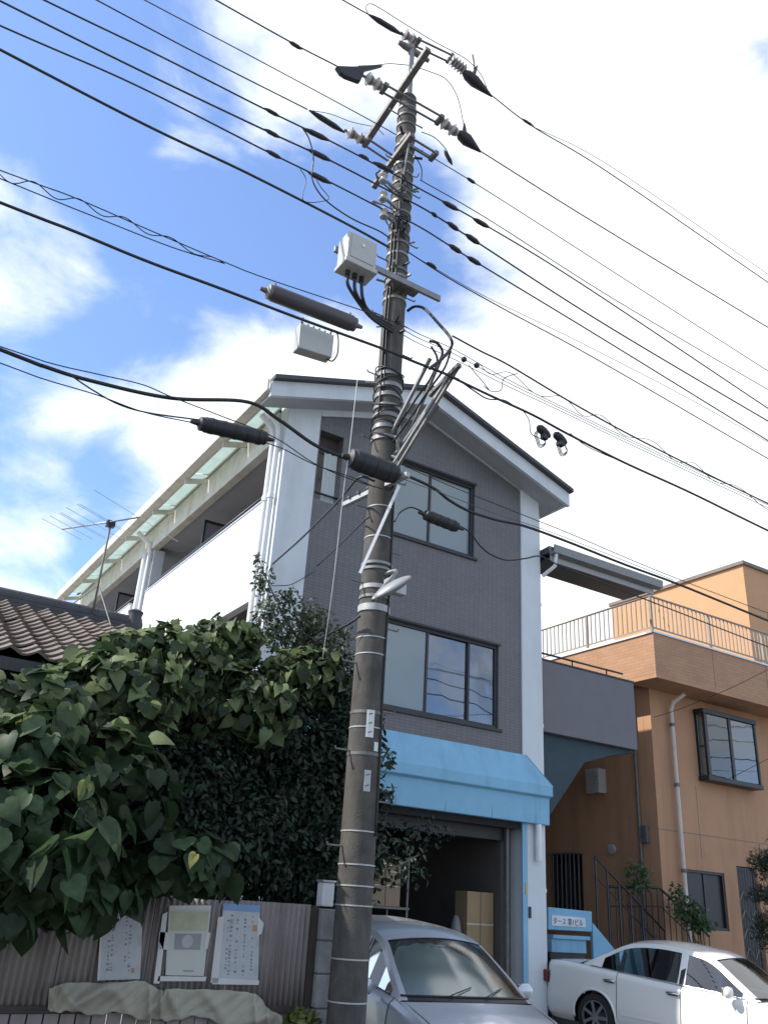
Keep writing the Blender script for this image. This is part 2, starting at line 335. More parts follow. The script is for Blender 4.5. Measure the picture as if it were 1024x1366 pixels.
# balconies along the left side
for i, (y0, y1) in enumerate(((11.56, 17.3), (18.3, 23.9))):
    for z0, z1 in ((5.69, 7.34), (2.75, 4.35)):
        p = bx('balcony_parapet', (4.76, y0, z0), (4.9, y1, z1), M_balc, B, .008)
        bx('parapet_coping', (4.745, y0+.01, z1+.002), (4.915, y1-.01, z1+.03), M_alum, p)
        MB().tube([(4.83, y0, z1+.15), (4.83, y1, z1+.15)], .032, 8).build('balcony_handrail', M_frame, p, smooth=True)
        n = int((y1-y0)/.95)
        for j in range(n+1): yy = y0+.1+(y1-y0-.2)*j/n; bx('rail_support', (4.815, yy-.012, z1+.02), (4.845, yy+.012, z1+.12), M_frame, p)
bx('eaves_beam', (4.80, 11.5, 8.43), (4.96, 24, 8.97), M_cream, B, .01)
for z in (0, 2.75, 5.6): pass
for y in (17.45, 23.95): bx('balcony_column', (4.86, y+.08, 0), (5.1, y+.6 if y < 20 else y+.24, 8.43), M_white, B, .01)
pp = MB().tube([(4.80, 17.62, .2), (4.80, 17.62, 8.35), (4.76,17.62,8.55), (4.45,17.62,8.74)], .05, 10).build('downpipe', M_pipe, B, smooth=50)
for z in (2.2, 4.4, 6.6): MB().tube([(4.80,17.62,z),(4.80,17.62,z+.09)], .062, 10).build('pipe_collar', M_pipe, pp, smooth=50)
MB().tube([(4.78, 17.92, .2), (4.78, 17.92, 8.42)], .055, 10).build('downpipe', M_pipe, B, smooth=50)
for yy, rr in ((11.47, .055), (11.30, .04)):
    q = MB().tube([(4.76, yy, .2), (4.76, yy, 8.45), (4.72,yy,8.62), (4.5,yy,8.8)], rr, 10).build('downpipe', M_pipe, B, smooth=50)
    for z in (2.5, 4.9, 7.3): MB().tube([(4.76,yy,z),(4.76,yy,z+.08)], rr+.014, 10).build('pipe_collar', M_pipe, q, smooth=50)
for y, z0 in ((15.0, 5.9), (20.6, 5.9), (15.0, 3.0)):
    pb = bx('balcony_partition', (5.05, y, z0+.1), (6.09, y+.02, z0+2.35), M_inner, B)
    for a_, b_ in (((5.02,y-.015,z0+.05),(5.05,y+.035,z0+2.4)), ((5.051,y-.015,z0+2.351),(6.09,y+.035,z0+2.4)), ((5.51,y-.012,z0+.1),(5.54,y-.001,z0+2.35))): bx('partition_frame', a_, b_, M_frame, pb)
# translucent eaves strip on brackets
ys = [11.0] + [12.73+1.82*i for i in range(7)]
for i in range(7):
    MB().add([(4.42, ys[i]+.03, 8.93),(4.80, ys[i]+.03, 9.03),(4.80, ys[i+1]-.03, 9.03),(4.42, ys[i+1]-.03, 8.93)], [(0,1,2,3)]).build('roof_panel', M_poly, B, solid=.012)
for y in ys[1:]:
    MB().prism([(4.36,8.70),(4.82,8.84),(4.82,8.93),(4.36,8.80)], 1, y-.025, y+.025).build('bracket_arm', M_cream, B)
MB().bar((4.47,10.9,8.90),(4.47,24,8.90),.03).bar((4.77,10.9,8.97),(4.77,24,8.97),.03).build('panel_rail', M_cream, B)
g = MB().prism([(4.24,8.80),(4.40,8.80),(4.41,8.96),(4.38,8.96),(4.37,8.83),(4.27,8.83),(4.26,8.99),(4.23,8.99)], 1, 10.72, 24.3).build('gutter', M_cream, B)
MB().prism([(4.27,8.99),(4.27,8.84),(4.23,8.84)], 1, 10.71, 24.3)
# roof, bargeboards and soffit
for s in (0, 1):
    a, b = (4.80, 7.42) if s == 0 else (7.42, 10.56)
    MB().prism([(a,zr(a)-.06),(b,zr(b)-.06),(b,zr(b)),(a,zr(a))], 1, 10.62, 24.35).build('roof_slope', M_rooft, B)
    a2 = 4.30 if s == 0 else 7.42
    MB().prism([(a2,zr(a2)-.33),(b-.02,zr(b-.02)-.33),(b-.02,zr(b-.02)-.062),(a2,zr(a2)-.062)], 1, 10.70, 10.77).build('bargeboard', M_white, B)
    MB().prism([(a2,zr(a2)-.058),(b,zr(b)-.058),(b,zr(b)+.012),(a2,zr(a2)+.012)], 1, 10.60, 10.80 if s == 0 else 10.618).build('verge_trim', M_rooft, B)
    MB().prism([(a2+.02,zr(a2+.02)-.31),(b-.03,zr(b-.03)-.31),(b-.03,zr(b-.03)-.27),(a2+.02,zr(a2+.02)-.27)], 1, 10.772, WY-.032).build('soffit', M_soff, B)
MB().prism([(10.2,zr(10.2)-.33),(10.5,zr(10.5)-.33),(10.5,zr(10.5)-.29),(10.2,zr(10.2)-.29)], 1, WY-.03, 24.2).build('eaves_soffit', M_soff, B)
MB().prism([(10.50,8.72),(10.54,8.72),(10.54,8.98),(10.50,8.98)], 1, 10.78, 24.2).build('eaves_fascia', M_white, B)
# front windows
window(B, 'Y', WY+.04, *win3[:2], *win3[2:], [7.73], M_frame, [M_frost, M_frost], .055, .09)
window(B, 'Y', WY+.04, *win2[:2], *win2[2:], [7.8, 8.65], M_frame, [M_frost, M_glassd, M_glassd], .055, .09)
for w, nm in ((win3, 1), (win2, 2)):
    MB().box((w[0]-.06, WY-.035, w[2]-.05), (w[1]+.06, WY-.002, w[2]-.002)).build('window_sill', M_frame, B, bevel=.004)
    MB().box((w[0]-.03, WY-.03, w[3]+.002), (w[1]+.03, WY-.002, w[3]+.035)).build('window_head', M_frame, B)
def curtain(x0, x1, z0, z1, y, m, parent, amp=.015, per=.09):
    rows = []
    nx = int((x1-x0)/.02)
    for z in (z0, z1): rows.append([(x0+(x1-x0)*i/nx, y+amp*math.sin(2*PI*(x0+(x1-x0)*i/nx)/per)+.006*math.sin(i*.37), z) for i in range(nx+1)])
    return MB().grid(rows).build('curtain', m, parent, smooth=True)
curtain(6.95, 8.62, 7.36, 8.69, WY+.16, M_curt2, B, .004)
curtain(6.66, 7.82, 4.47, 5.79, WY+.16, M_curt2, B, .004)
# room boxes behind the front windows
bx('ceiling_panel', (6.27, WY+.21, 5.88), (9.98, 14.98, 5.95), M_room, B)
# opening by the balcony: rail, hanging cloth
MB().tube([(5.44,WY+.05,7.62),(5.92,WY+.05,7.62)], .02, 8).build('opening_rail', M_frame, B, smooth=True)
curtain(5.62, 5.86, 7.50, 8.42, WY+.12, M_curt, B, .02, .12)
bx('screen_panel', (5.47, WY+.19, 8.42), (6.08, WY+.21, 8.74), mat('dim_brown_panel', (.06,.045,.04), .8, var=.4, scale=5), B)
# light blue awning over the garage
AX0, AX1 = 5.3, 10.215
aw = MB()
prof = [(WY-.032, 4.08), (10.97, 3.60), (10.97, 3.44), (11.04, 3.41), (11.05, 3.0), (WY-.032, 3.0)]
aw.add([(x, y, z) for x in (AX0,) for y, z in prof] + [(AX1 if i in (1, 2) else (9.80 if i == 0 else 10.20), y, z) for i, (y, z) in enumerate(prof)],
       [(0,1,2,3,4,5),(11,10,9,8,7,6)] + [(i, i+6, (i+1) % 6+6, (i+1) % 6) for i in range(6)])
A_ = aw.build('awning', M_blue, B, bevel=.01)
MB().add([(9.80,WY-.034,4.08),(AX1,10.97,3.60),(AX1,WY+.1,3.60)], [(0,1,2)]).build('awning_hip', M_blue, B, solid=.01)
bx('awning_return', (10.203, 10.98, 3.44), (AX1, WY+.3, 3.60), M_blue, B)
bx('blue_corner_trim', (9.70, WY-.06, .22), (9.80, WY-.031, 2.998), M_blue, B, .004)
for i in range(5): bx('awning_seam', (6.3+i*.9,11.046,3.01), (6.306+i*.9,11.0495,3.40), M_steel, B)
# short duct under the awning, full height pipe on the corner
MB().tube([(10.0, WY-.10, 2.45),(10.0, WY-.10, 2.999)], .055, 12).build('short_duct', M_pipe, B, smooth=50)
dp_ = MB().tube([(10.24, WY+.06, .3),(10.24, WY+.06, 8.6)], .035, 10).build('downpipe', M_pipe, B, smooth=50)
for z in (2.0, 4.6, 6.8): MB().tube([(10.24,WY+.06,z),(10.24,WY+.06,z+.06)], .046, 10).build('pipe_collar', M_pipe, dp_, smooth=50)
bx('wall_switch', (9.83, WY-.05, 1.62), (9.88, WY-.031, 1.78), M_frame, B, .004)
bx('yellow_tag', (9.745, WY-.07, 1.95), (9.775, WY-.061, 2.12), mat('yellow_plastic', (.6,.42,.03), .5), B)
# garage
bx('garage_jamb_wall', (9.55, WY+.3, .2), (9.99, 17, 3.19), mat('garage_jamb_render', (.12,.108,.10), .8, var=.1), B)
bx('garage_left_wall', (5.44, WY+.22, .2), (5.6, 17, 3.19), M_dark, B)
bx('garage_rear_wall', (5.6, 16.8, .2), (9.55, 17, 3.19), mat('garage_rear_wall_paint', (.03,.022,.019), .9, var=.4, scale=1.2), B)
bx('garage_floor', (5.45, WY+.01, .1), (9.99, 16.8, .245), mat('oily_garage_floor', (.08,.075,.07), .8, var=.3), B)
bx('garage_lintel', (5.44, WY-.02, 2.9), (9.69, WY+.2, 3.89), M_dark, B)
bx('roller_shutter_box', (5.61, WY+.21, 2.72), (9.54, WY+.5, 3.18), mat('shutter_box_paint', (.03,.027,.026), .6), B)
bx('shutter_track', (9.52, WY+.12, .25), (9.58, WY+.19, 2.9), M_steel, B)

# stored things in the garage
M_card = mat('cardboard', (.27, .20, .135), .9, var=.08, scale=4); M_tape = mat('packing_tape', (.42, .40, .34), .4)
def carton(x0, y0, z0, sx, sy, sz, label, m=M_card, band=None):
    t = thing('cardboard_box', (x0+sx/2, y0+sy/2, z0), label, 'box', 'things stored in the garage')
    bx('box_body', (x0,y0,z0), (x0+sx,y0+sy,z0+sz), m, t, .008)
    bx('top_tape', (x0-.002,y0-.002,z0+sz*.5-.012), (x0+sx+.002,y0-.0005,z0+sz*.5+.012), M_tape, t)
    if band: bx('tape_strip', (x0-.002,y0-.002,z0+sz*.82), (x0+sx+.002,y0-.0005,z0+sz*.86), M_tape, t)
    MB().tube([(x0+sx*.5,y0-.003,z0),(x0+sx*.5,y0-.003,z0+sz)], .003, 6).build('seam', M_dark, t)
    return t
# steel rack on the left, its top carton shows above the silver car
rk = thing('storage_rack', (7.4, 11.9, .245), 'dark steel storage rack against the left side of the garage, half hidden by the pole', 'rack', 'things stored in the garage')
for z in (.7, 1.2, 1.62): bx('shelf', (6.55, 11.6, z), (7.9, 12.2, z+.03), M_steel, rk)
for x in (6.57, 7.86):
    for y in (11.62, 12.16): bx('rack_post', (x, y, .246), (x+.03, y+.03, 2.4), M_steel, rk)
carton(7.22, 11.62, 1.652, .52, .42, .56, 'brown cardboard box with two pale tape bands on the rack beside the utility pole', band=1)
carton(6.62, 11.65, 1.652, .45, .42, .3, 'low brown cardboard box on the rack hidden behind the utility pole')
carton(9.0, 11.62, .246, .53, .34, .78, 'lower of two tall tan boxes stacked against the garage jamb')
carton(9.0, 11.63, 1.026, .52, .32, .92, 'upper of two tall tan boxes stacked against the garage jamb', mat('tan_board', (.30,.21,.115), .85, var=.08))
t = thing('white_sack', (8.84, 11.7, .246), 'pale plastic sack slumped beside the stacked tan boxes in the garage', 'sack', 'things stored in the garage')
MB().lathe((8.84,11.7,.246), (8.84,11.7,2), [(0,.12),(.1,.17),(.5,.15),(.95,.11),(1.25,.07),(1.35,.03)], 12).build('sack_body', mat('pale_plastic', (.15,.15,.155), .5, var=.2, bump=.5, bscale=12), t, smooth=True)
t = thing('work_cabinet', (7.3, 14.2, .245), 'dim grey cabinet with open shelves standing at the back of the garage', 'cabinet', 'things stored in the garage')
bx('carcass', (6.6, 14.3, .246), (8.3, 14.8, 2.5), mat('cabinet_grey', (.06,.06,.062), .7, var=.3), t)
for z in (.7, 1.3, 1.9): bx('shelf', (6.58, 14.05, z), (8.32, 14.3, z+.03), M_steel, t)
for i in range(9):
    zz = (.732, 1.332, 1.932)[i % 3]; x = 6.65+.18*i; hh = .2+.12*((i*7) % 3)
    setp(MB().lathe((x+.06,14.17,zz),(x+.06,14.17,3), [(0,.06),(hh*.6,.065),(hh*.8,.04),(hh,.03)], 10).build('can', mat('tin_%d' % (i % 3), ((.2,.05,.04),(.3,.3,.3),(.06,.09,.14))[i % 3], .5), None, smooth=40),
         '%s tin on the %s shelf of the garage cabinet, %s' % (('red','grey','blue')[i % 3], ('lowest','middle','top')[i % 3], ('at its left end','near its middle','at its right end')[i//3]), 'tin', 'tins on the garage cabinet')
t = thing('hanging_hose', (6.6, 12.6, 2.0), 'coiled dark green hose hanging in the dim left part of the garage', 'hose')
for q in range(4): MB().tube([(7.9+.22*math.cos(a_)*(1+.06*q),13.0+.015*q,2.1+.26*math.sin(a_)*(1+.05*q)) for a_ in np.linspace(0,2*PI,24)], .014, 6).build('hose_loop', M_teal, t, smooth=True)
t = thing('wall_clock_panel', (8.1, 16.7, 2.0), 'small pale fluorescent fitting on the garage rear wall', 'light fitting')
bx('fitting_body', (7.9,16.7,1.95), (8.5,16.79,2.05), M_boxw, t, .01); t.name = 'wall_light_fitting'

# canopy over the outside stair
CN = thing('stair_canopy', (11.6, 11.35, 7.7), 'grey sloping canopy over the outside stair, between the grey building and the orange house', 'canopy')
MB().prism([(10.9,7.86),(11.0,7.92),(11.75,7.86),(11.75,7.80),(10.9,7.78)], 0, 10.28, 13.05).build('canopy_roof', M_rooft, CN)
MB().prism([(10.80,7.72),(10.93,7.70),(10.95,7.86),(10.925,7.86),(10.91,7.74),(10.83,7.75),(10.81,7.87),(10.785,7.87)], 0, 10.22, 13.1).build('canopy_gutter', M_galv, CN)
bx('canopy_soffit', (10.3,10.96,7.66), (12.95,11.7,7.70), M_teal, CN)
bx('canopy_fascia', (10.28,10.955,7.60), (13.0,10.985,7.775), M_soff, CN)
for x in (10.6, 11.3, 12.0, 12.7): bx('rafter', (x, 10.99, 7.705), (x+.05, 11.7, 7.775), M_steel, CN)
MB().tube([(10.32,10.86,7.72),(10.32,10.9,7.5),(10.24,11.15,7.35)], .035, 8).build('canopy_spout', M_pipe, CN, smooth=50)

# outside stair
ST = thing('outside_stair', (11.6, 11.9, .2), 'outside stair with grey landing parapet and dark teal underside right of the grey building', 'staircase')
bx('landing_parapet', (10.24, 11.60, 4.64), (12.98, 11.72, 5.93), mat('grey_landing_panel', (.15,.145,.155), .7, var=.05), ST, .006)
bx('parapet_cap', (10.24, 11.585, 5.932), (12.99, 11.735, 5.96), M_frame, ST)
MB().tube([(10.24,11.66,6.08),(12.75,11.66,6.08)], .02, 8).build('landing_handrail', M_frame, ST, smooth=True)
for x in (10.5, 11.4, 12.3): bx('handrail_post', (x, 11.65, 5.961), (x+.02, 11.67, 6.07), M_frame, ST)
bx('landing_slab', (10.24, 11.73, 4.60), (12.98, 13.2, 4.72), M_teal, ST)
bx('landing_end_wall', (12.92,11.721,4.72),(12.98,13.2,5.9), M_inner, ST)
sa, sb_ = atY(779,1017,11.72), atY(730,1092,11.72)
MB().prism([(10.24,4.61),(12.97,4.61),(12.3,4.45),(sa.x,sa.z),(sb_.x,sb_.z),(10.24,sb_.z-.12)], 1, 11.72, 11.78).build('stringer', M_teal, ST)
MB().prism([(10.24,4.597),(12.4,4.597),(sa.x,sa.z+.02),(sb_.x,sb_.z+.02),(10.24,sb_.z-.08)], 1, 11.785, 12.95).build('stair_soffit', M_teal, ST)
n = 8
for i in range(n):
    bx('tread', (10.3+i*.2, 11.77, 3.45+i*.145), (10.3+i*.2+.24, 12.9, 3.48+i*.145), M_steel, ST)
# unseen slabs and walls added on the right side to shade the gap
bx('added_shade_slab', (10.22, 13.25, 6.0), (13.4, 23.9, 6.12), M_inner, ST); bx('added_shade_slab', (10.22, 14.9, 3.05), (13.4, 23.9, 3.17), M_inner, ST)
bx('added_shade_screen', (13.30, 14.9, 3.172), (13.4, 23.9, 4.4), M_inner, ST); bx('added_shade_wall', (10.22, 20.0, .1), (13.4, 20.1, 5.99), M_inner, ST)
# lower black steel rails
RL = thing('stair_railing', (12.9, 11.95, .2), 'black steel stair railing slanting down to the right behind the white car', 'railing')
def railset(pts, r=.02): MB().tube(pts, r, 8).build('handrail', M_frame, RL, smooth=True)
P1, P2 = atY(793,1143,11.93), atY(886,1242,11.93)
railset([P1, P2]); d = Vector((0,0,-.32)); railset([P1+d, P2+d], .013)
Q0, Q1, Q2 = atY(812,1183,12.1), atY(879,1184,12.1), atY(945,1249,12.1)
railset([Q0, Q1, Q2], .024)
MB().tube([Q0+d, Q1+d, Q2+d], .013, 6).build('mid_rail', M_frame, RL, smooth=True)
for k in range(18):
    t_ = k/17; p = Q0.lerp(Q1, t_*2) if t_ < .5 else Q1.lerp(Q2, t_*2-1)
    MB().box((p.x-.007, p.y-.007, .3), (p.x+.007, p.y+.007, p.z)).build('baluster', M_frame, RL)
for k in range(7):
    p = P1.lerp(P2, k/6); MB().box((p.x-.012, p.y-.012, .3), (p.x+.012, p.y+.012, p.z)).build('rail_post', M_frame, RL)
bx('base_slab', (11.9, 11.97, .0), (15, 12.15, 1.0), M_inner, RL)
# blue name board box and blue flight cheek
SG = thing('name_board', (11.6, 11.75, 1.2), 'light blue panel with a small white building name plate beside the corner column', 'sign')
def onbd(px, py, y=11.72): return atY(px, py, y)
a = onbd(731, 1210); b_ = onbd(789, 1216); c = onbd(789, 1243); d_ = onbd(731, 1240)
MB().add([a, b_, c, d_] + [p+Vector((0,.12,0)) for p in (a, b_, c, d_)], [(3,2,1,0),(4,5,6,7),(0,1,5,4),(1,2,6,5),(2,3,7,6),(3,0,4,7)]).build('board', M_blue, SG, bevel=.008)
M_plate = mat('white_plate', (.62,.64,.68), .5)
a = onbd(735.5,1220.5,11.71); b_ = onbd(780,1224.5,11.71); c = onbd(781,1237,11.71); d_ = onbd(735.5,1234.5,11.71)
pl = MB().add([a,b_,c,d_]+[p+Vector((0,.008,0)) for p in (a,b_,c,d_)], [(3,2,1,0),(4,5,6,7),(0,1,5,4),(1,2,6,5),(2,3,7,6),(3,0,4,7)]).build('name_plate', M_plate, SG)
def text_obj(body, p0, ux, size, m, parent, name='lettering', sx=1.0, up=None):
    """flat lettering as mesh; p0 lower-left, ux direction to the right"""
    cu = bpy.data.curves.new(name, 'FONT'); cu.body = body; cu.size = size; cu.extrude = .0008; cu.resolution_u = 2
    tmp = bpy.data.objects.new('tmp', cu); COL.objects.link(tmp)
    dg = bpy.context.evaluated_depsgraph_get(); me = bpy.data.meshes.new_from_object(tmp.evaluated_get(dg)); bpy.data.objects.remove(tmp); bpy.data.curves.remove(cu)
    X_ = Vector(ux).normalized(); Z_ = Vector(up or (0,0,1)); Z_ = (Z_-X_*Z_.dot(X_)).normalized(); Y_ = Z_.cross(X_)
    Mx = Matrix(((X_.x*sx, Z_.x, -Y_.x), (X_.y*sx, Z_.y, -Y_.y), (X_.z*sx, Z_.z, -Y_.z))).to_4x4(); o_ = org(parent)
    me.transform(Matrix.Translation(Vector(p0)-o_) @ Mx); me.materials.clear(); me.materials.append(m)
    ob = bpy.data.objects.new(name, me); COL.objects.link(ob); ob.parent = parent; return ob
M_ink = mat('black_ink', (.02,.02,.025), .6)
hgt = (a-d_).length
text_obj('タース 第1ビル', d_.lerp(a, .2)+(b_-a)*.03+Vector((0,-.004,0)), b_-a, hgt*.72, M_ink, SG, sx=((b_-a).length*.93)/(hgt*.72*7.0))
bx('lower_panel', (10.85, 11.76, 1.14), (11.62, 11.88, 1.34), M_blue, SG, .006); bx('dark_recess', (10.85, 11.80, .1), (11.62, 11.88, 1.135), M_frame, SG)
bx('lower_shelf', (10.85, 11.72, 1.341), (11.68, 11.90, 1.40), M_blue, SG, .006)
t = thing('stair_cheek', (12.2, 11.9, .3), 'light blue sloping cheek of the lower stair behind the boot of the white car', 'stair side')
MB().prism([(11.86,.1),(13.0,.1),(12.75,.92),(11.86,1.62)], 1, 11.84, 11.89).build('cheek_panel', M_blue, t)

# ================================================================== ORANGE HOUSE
H = thing('orange_house', (14.1, 12.2, 0), 'orange rendered house with a railed roof terrace, right of the grey building', 'house')
wl = (14.75, 15.95, 1.62, 2.68); dr = (16.35, 17.0, .55, 2.85); bw = (15.45, 17.15, 4.5, 5.82)
wall('front_wall', 'Y', 12.2, .2, 14.1, 27, 0, 6.2, [wl, dr, bw], M_orange, H)
gr = (14.3, 15.25, 1.7, 2.95)
wall('side_wall', 'X', 14.1, .2, 12.405, 24, 0, 6.2, [gr], M_orange, H)
bx('rear_wall', (14.31,23.8,0), (27,24,6.2), M_orange, H); bx('far_wall', (26.8,12.41,0), (27,23.79,6.2), M_orange, H)
bx('terrace_slab', (13.62, 11.6, 6.202), (27, 24, 6.40), M_otile, H)
for x in (15.3,17.1,18.9): bx('expansion_joint', (x,11.466,6.21), (x+.012,11.4695,7.03), M_steel, H)
for x, z0_, z1_ in ((18.2,.3,6.1),(15.3,2.9,4.3),(20.1,.3,6.1)): bx('expansion_joint', (x,12.196,z0_), (x+.01,12.1995,z1_), M_steel, H)
bx('expansion_joint', (14.11,12.196,3.35), (26.9,12.1995,3.362), M_steel, H)
bx('front_parapet', (13.5, 11.47, 6.2), (27, 11.6, 7.04), M_otile, H)
bx('side_parapet', (13.5, 11.602, 6.2), (13.62, 24, 7.04), M_otile, H)
bx('parapet_cap', (13.47, 11.44, 7.042), (27, 11.63, 7.08), M_alum, H); bx('parapet_cap', (13.47, 11.632, 7.042), (13.65, 24, 7.08), M_pipe, H)
bx('wall_shadow_joint', (13.5,11.465,6.12), (27,12.199,6.198), M_orange, H)
pr = thing('terrace_railing', (13.56, 11.54, 7.08), None, None); pr.parent = None
# railing: one thing fixed to the parapet is a part of the house
bpy.data.objects.remove(pr)
RM = mat('bronze_rail', (.30,.25,.20), .5, .3)
rail = MB().tube([(13.56,11.54,7.86),(27,11.54,7.86)], .024, 8).build('terrace_railing', RM, H, smooth=True)
MB().tube([(13.56,11.54,7.86),(13.56,20,7.86)], .024, 8).build('top_rail', RM, rail, smooth=True)
MB().box((13.54,11.53,7.17),(27,11.55,7.20)).build('bottom_rail', RM, rail); MB().box((13.55,11.56,7.17),(13.57,20,7.20)).build('bottom_rail', RM, rail)
bsrc = bx('baluster', (13.550,11.530,7.2), (13.570,11.550,7.84), RM, rail)
psrc = bx('rail_post', (13.535,11.515,7.08), (13.585,11.565,7.84), RM, rail)
for i in range(1, 60): copyo(bsrc, 'baluster', Vector((i*.13, 0, 0)), rail)
for i in range(1, 40): copyo(bsrc, 'baluster', Vector((0, i*.13, 0)), rail)
for i in range(1, 5): copyo(psrc, 'rail_post', Vector((i*1.82, 0, 0)), rail)
for i in range(1, 4): copyo(psrc, 'rail_post', Vector((0, i*1.82, 0)), rail)
ob_ = MB()
for i in range(60, 102): ob_.box((13.553+i*.13,11.533,7.2),(13.567+i*.13,11.547,7.84))
# penthouse
M_pent = mat('penthouse_render', (.50,.29,.15), .85, var=.05, scale=2, bump=.2, bscale=50)
wall('penthouse_front', 'Y', 12.2, .15, 17.8, 27, 6.41, 9.86, [(18.55,19.6,7.9,8.75)], M_pent, H)
window(H, 'Y', 12.24, 18.55, 19.6, 7.9, 8.75, [19.1], M_frame, [M_glassd]*2, .04, .06)
bx('penthouse_side', (17.8,12.351,6.41), (17.95,16.5,9.86), M_pent, H)
bx('penthouse_roof', (17.74,12.14,9.862), (27,16.6,9.95), mat('flat_roof_edge', (.18,.15,.12), .7), H)
bx('penthouse_rear', (17.951,16.35,6.41), (27,16.5,9.86), M_pent, H)
# bay window
bw_ = MB().box((15.42,11.93,4.42),(17.2,12.199,4.52)).box((15.42,11.93,5.80),(17.2,12.199,5.9)).box((17.12,11.95,4.521),(17.18,12.199,5.799)).build('bay_window', M_frame, H, bevel=.01)
bx('corner_post', (15.45,11.94,4.522),(15.53,12.0,5.798), M_frame, bw_); bx('mullion', (16.25,11.95,4.522),(16.33,12.0,5.798), M_frame, bw_); bx('corner_post', (15.45,12.14,4.522),(15.5,12.198,5.798), M_frame, bw_); bx('transom', (15.45,12.0,5.1),(15.48,12.14,5.13), M_frame, bw_)
bx('pane', (15.531,11.97,4.523), (16.249,11.976,5.797), M_glass, bw_); bx('pane', (16.331,11.975,4.523), (17.119,11.981,5.797), M_glassd, bw_)
bx('side_pane', (15.46,12.001,4.523), (15.466,12.139,5.099), M_glass, bw_); bx('side_pane', (15.46,12.001,5.131), (15.466,12.139,5.797), M_glass, bw_)
curtain(15.5, 16.3, 4.56, 5.77, 12.15, M_curt, bw_, .012); curtain(16.35, 17.1, 4.56, 5.77, 12.16, mat('blue_grey_blind', (.33,.40,.44), .8), bw_, .003)
window(H, 'Y', 12.22, *wl, [15.35], M_frame, [M_frame]*2, .05, .07)
gd = MB().box((16.36,12.26,.56),(16.99,12.31,2.84)).build('entrance_door', M_frame, H)
for i in range(7): MB().tube([(16.42+i*.085,12.235,.6),(16.42+i*.085,12.235,2.8)], .008, 6).build('door_bar', M_steel, gd)
for i in range(4): MB().tube(catmull([(16.4,12.225,2.2-i*.35),(16.55,12.225,2.38-i*.35),(16.7,12.225,2.2-i*.35),(16.85,12.225,2.38-i*.35),(16.96,12.225,2.2-i*.35)], 5), .008, 5).build('scroll_bar', M_galv, gd)
sgr = window(H, 'X', 14.12, *gr, [14.78], M_frame, [M_glassd]*2, .05, .06)
for i in range(7): MB().box((14.03,14.34+i*.13,1.72),(14.05,14.355+i*.13,2.93)).build('window_bar', M_galv, sgr)
MB().box((14.02,14.28,2.93),(14.099,15.28,2.96)).box((14.02,14.28,1.69),(14.099,15.28,1.72)).build('bar_frame', M_galv, sgr)
dpo = MB().tube([(14.72,11.8,6.05),(14.62,12.02,5.9),(14.62,12.1,5.75),(14.62,12.1,.3)], .045, 10).build('downpipe', mat('beige_pipe', (.60,.52,.45), .5, var=.1, scale=6), H, smooth=50)
for z in (2.6, 4.2, 5.4): MB().tube([(14.62,12.1,z),(14.62,12.1,z+.07)], .058, 10).build('pipe_bracket', M_steel, dpo, smooth=50)
MB().tube([(14.04,12.62,.3),(14.04,12.62,6.1)], .035, 8).build('service_pipe', M_steel, H, smooth=50)
bx('meter_box', (14.0,12.42,3.1), (14.09,12.58,3.42), M_steel, H, .01)
vt = bx('louvre_vent', (13.86,13.5,4.1), (14.09,13.88,4.6), M_boxw, H, .012)
for i in range(6): bx('louvre', (13.845,13.54,4.16+i*.07), (13.862,13.84,4.19+i*.07), M_boxw, vt)
wlp = MB().lathe((14.09,13.35,3.02),(13.9,13.35,2.98), [(0,.03),(.05,.03),(.06,.09),(.12,.10),(.13,.02)], 12).build('wall_lamp', M_boxw, H, smooth=40)

# ================================================================== TILED HOUSE, left
T = thing('tiled_roof_house', (1.2, 9, 0), 'low old house with a brown clay tile roof behind the leafy tree on the left', 'house')
EY, EZ, RY, RZ = 9.0, 3.66, 12.5, 5.12
sl_ = math.atan2(RZ-EZ, RY-EY); slen = math.hypot(RZ-EZ, RY-EY)
bx('house_wall', (-4, 9.55, 0), (3.0, 15.3, 3.6), M_wood, T)
MB().prism([(9.0,3.50),(12.5,4.98),(16.0,3.50),(16.0,3.58),(12.5,5.07),(9.0,3.58)], 0, -4.4, 3.3).build('roof_deck', M_wood, T)
MB().prism([(9.6,3.5),(15.3,3.5),(12.5,4.9)], 0, 2.8, 3.0).build('gable_end', M_wood, T)
MB().prism([(8.88,3.48),(9.0,3.46),(9.02,3.58),(8.98,3.58),(8.97,3.5),(8.9,3.51),(8.9,3.6),(8.87,3.6)], 0, -4.4, 3.3).build('gutter', M_frame, T)
tw, tl, nrow = .27, .235, 16
def tilemesh():
    rows = []
    for v in range(2):
        r_ = []
        for i in range(8):
            u = i/7; h_ = .032*math.cos(u*2*PI*.86+.5) + (.012 if i == 7 else 0)
            r_.append((u*(tw+.02), v*(tl+.05), h_ + (.045 if v == 0 else .008)))
        rows.append(r_)
    mb = MB().grid(rows); n_ = len(mb.v)
    mb.add([(p[0], p[1], p[2]-.024) for p in rows[0]], []); 
    for i in range(7): mb.f.append((i+1, i, n_+i, n_+i+1))
    return mb
tm = tilemesh().mesh('roof_tile', M_kawara, smooth=60)
rest = MB()
Rx = Matrix.Rotation(sl_, 4, 'X')
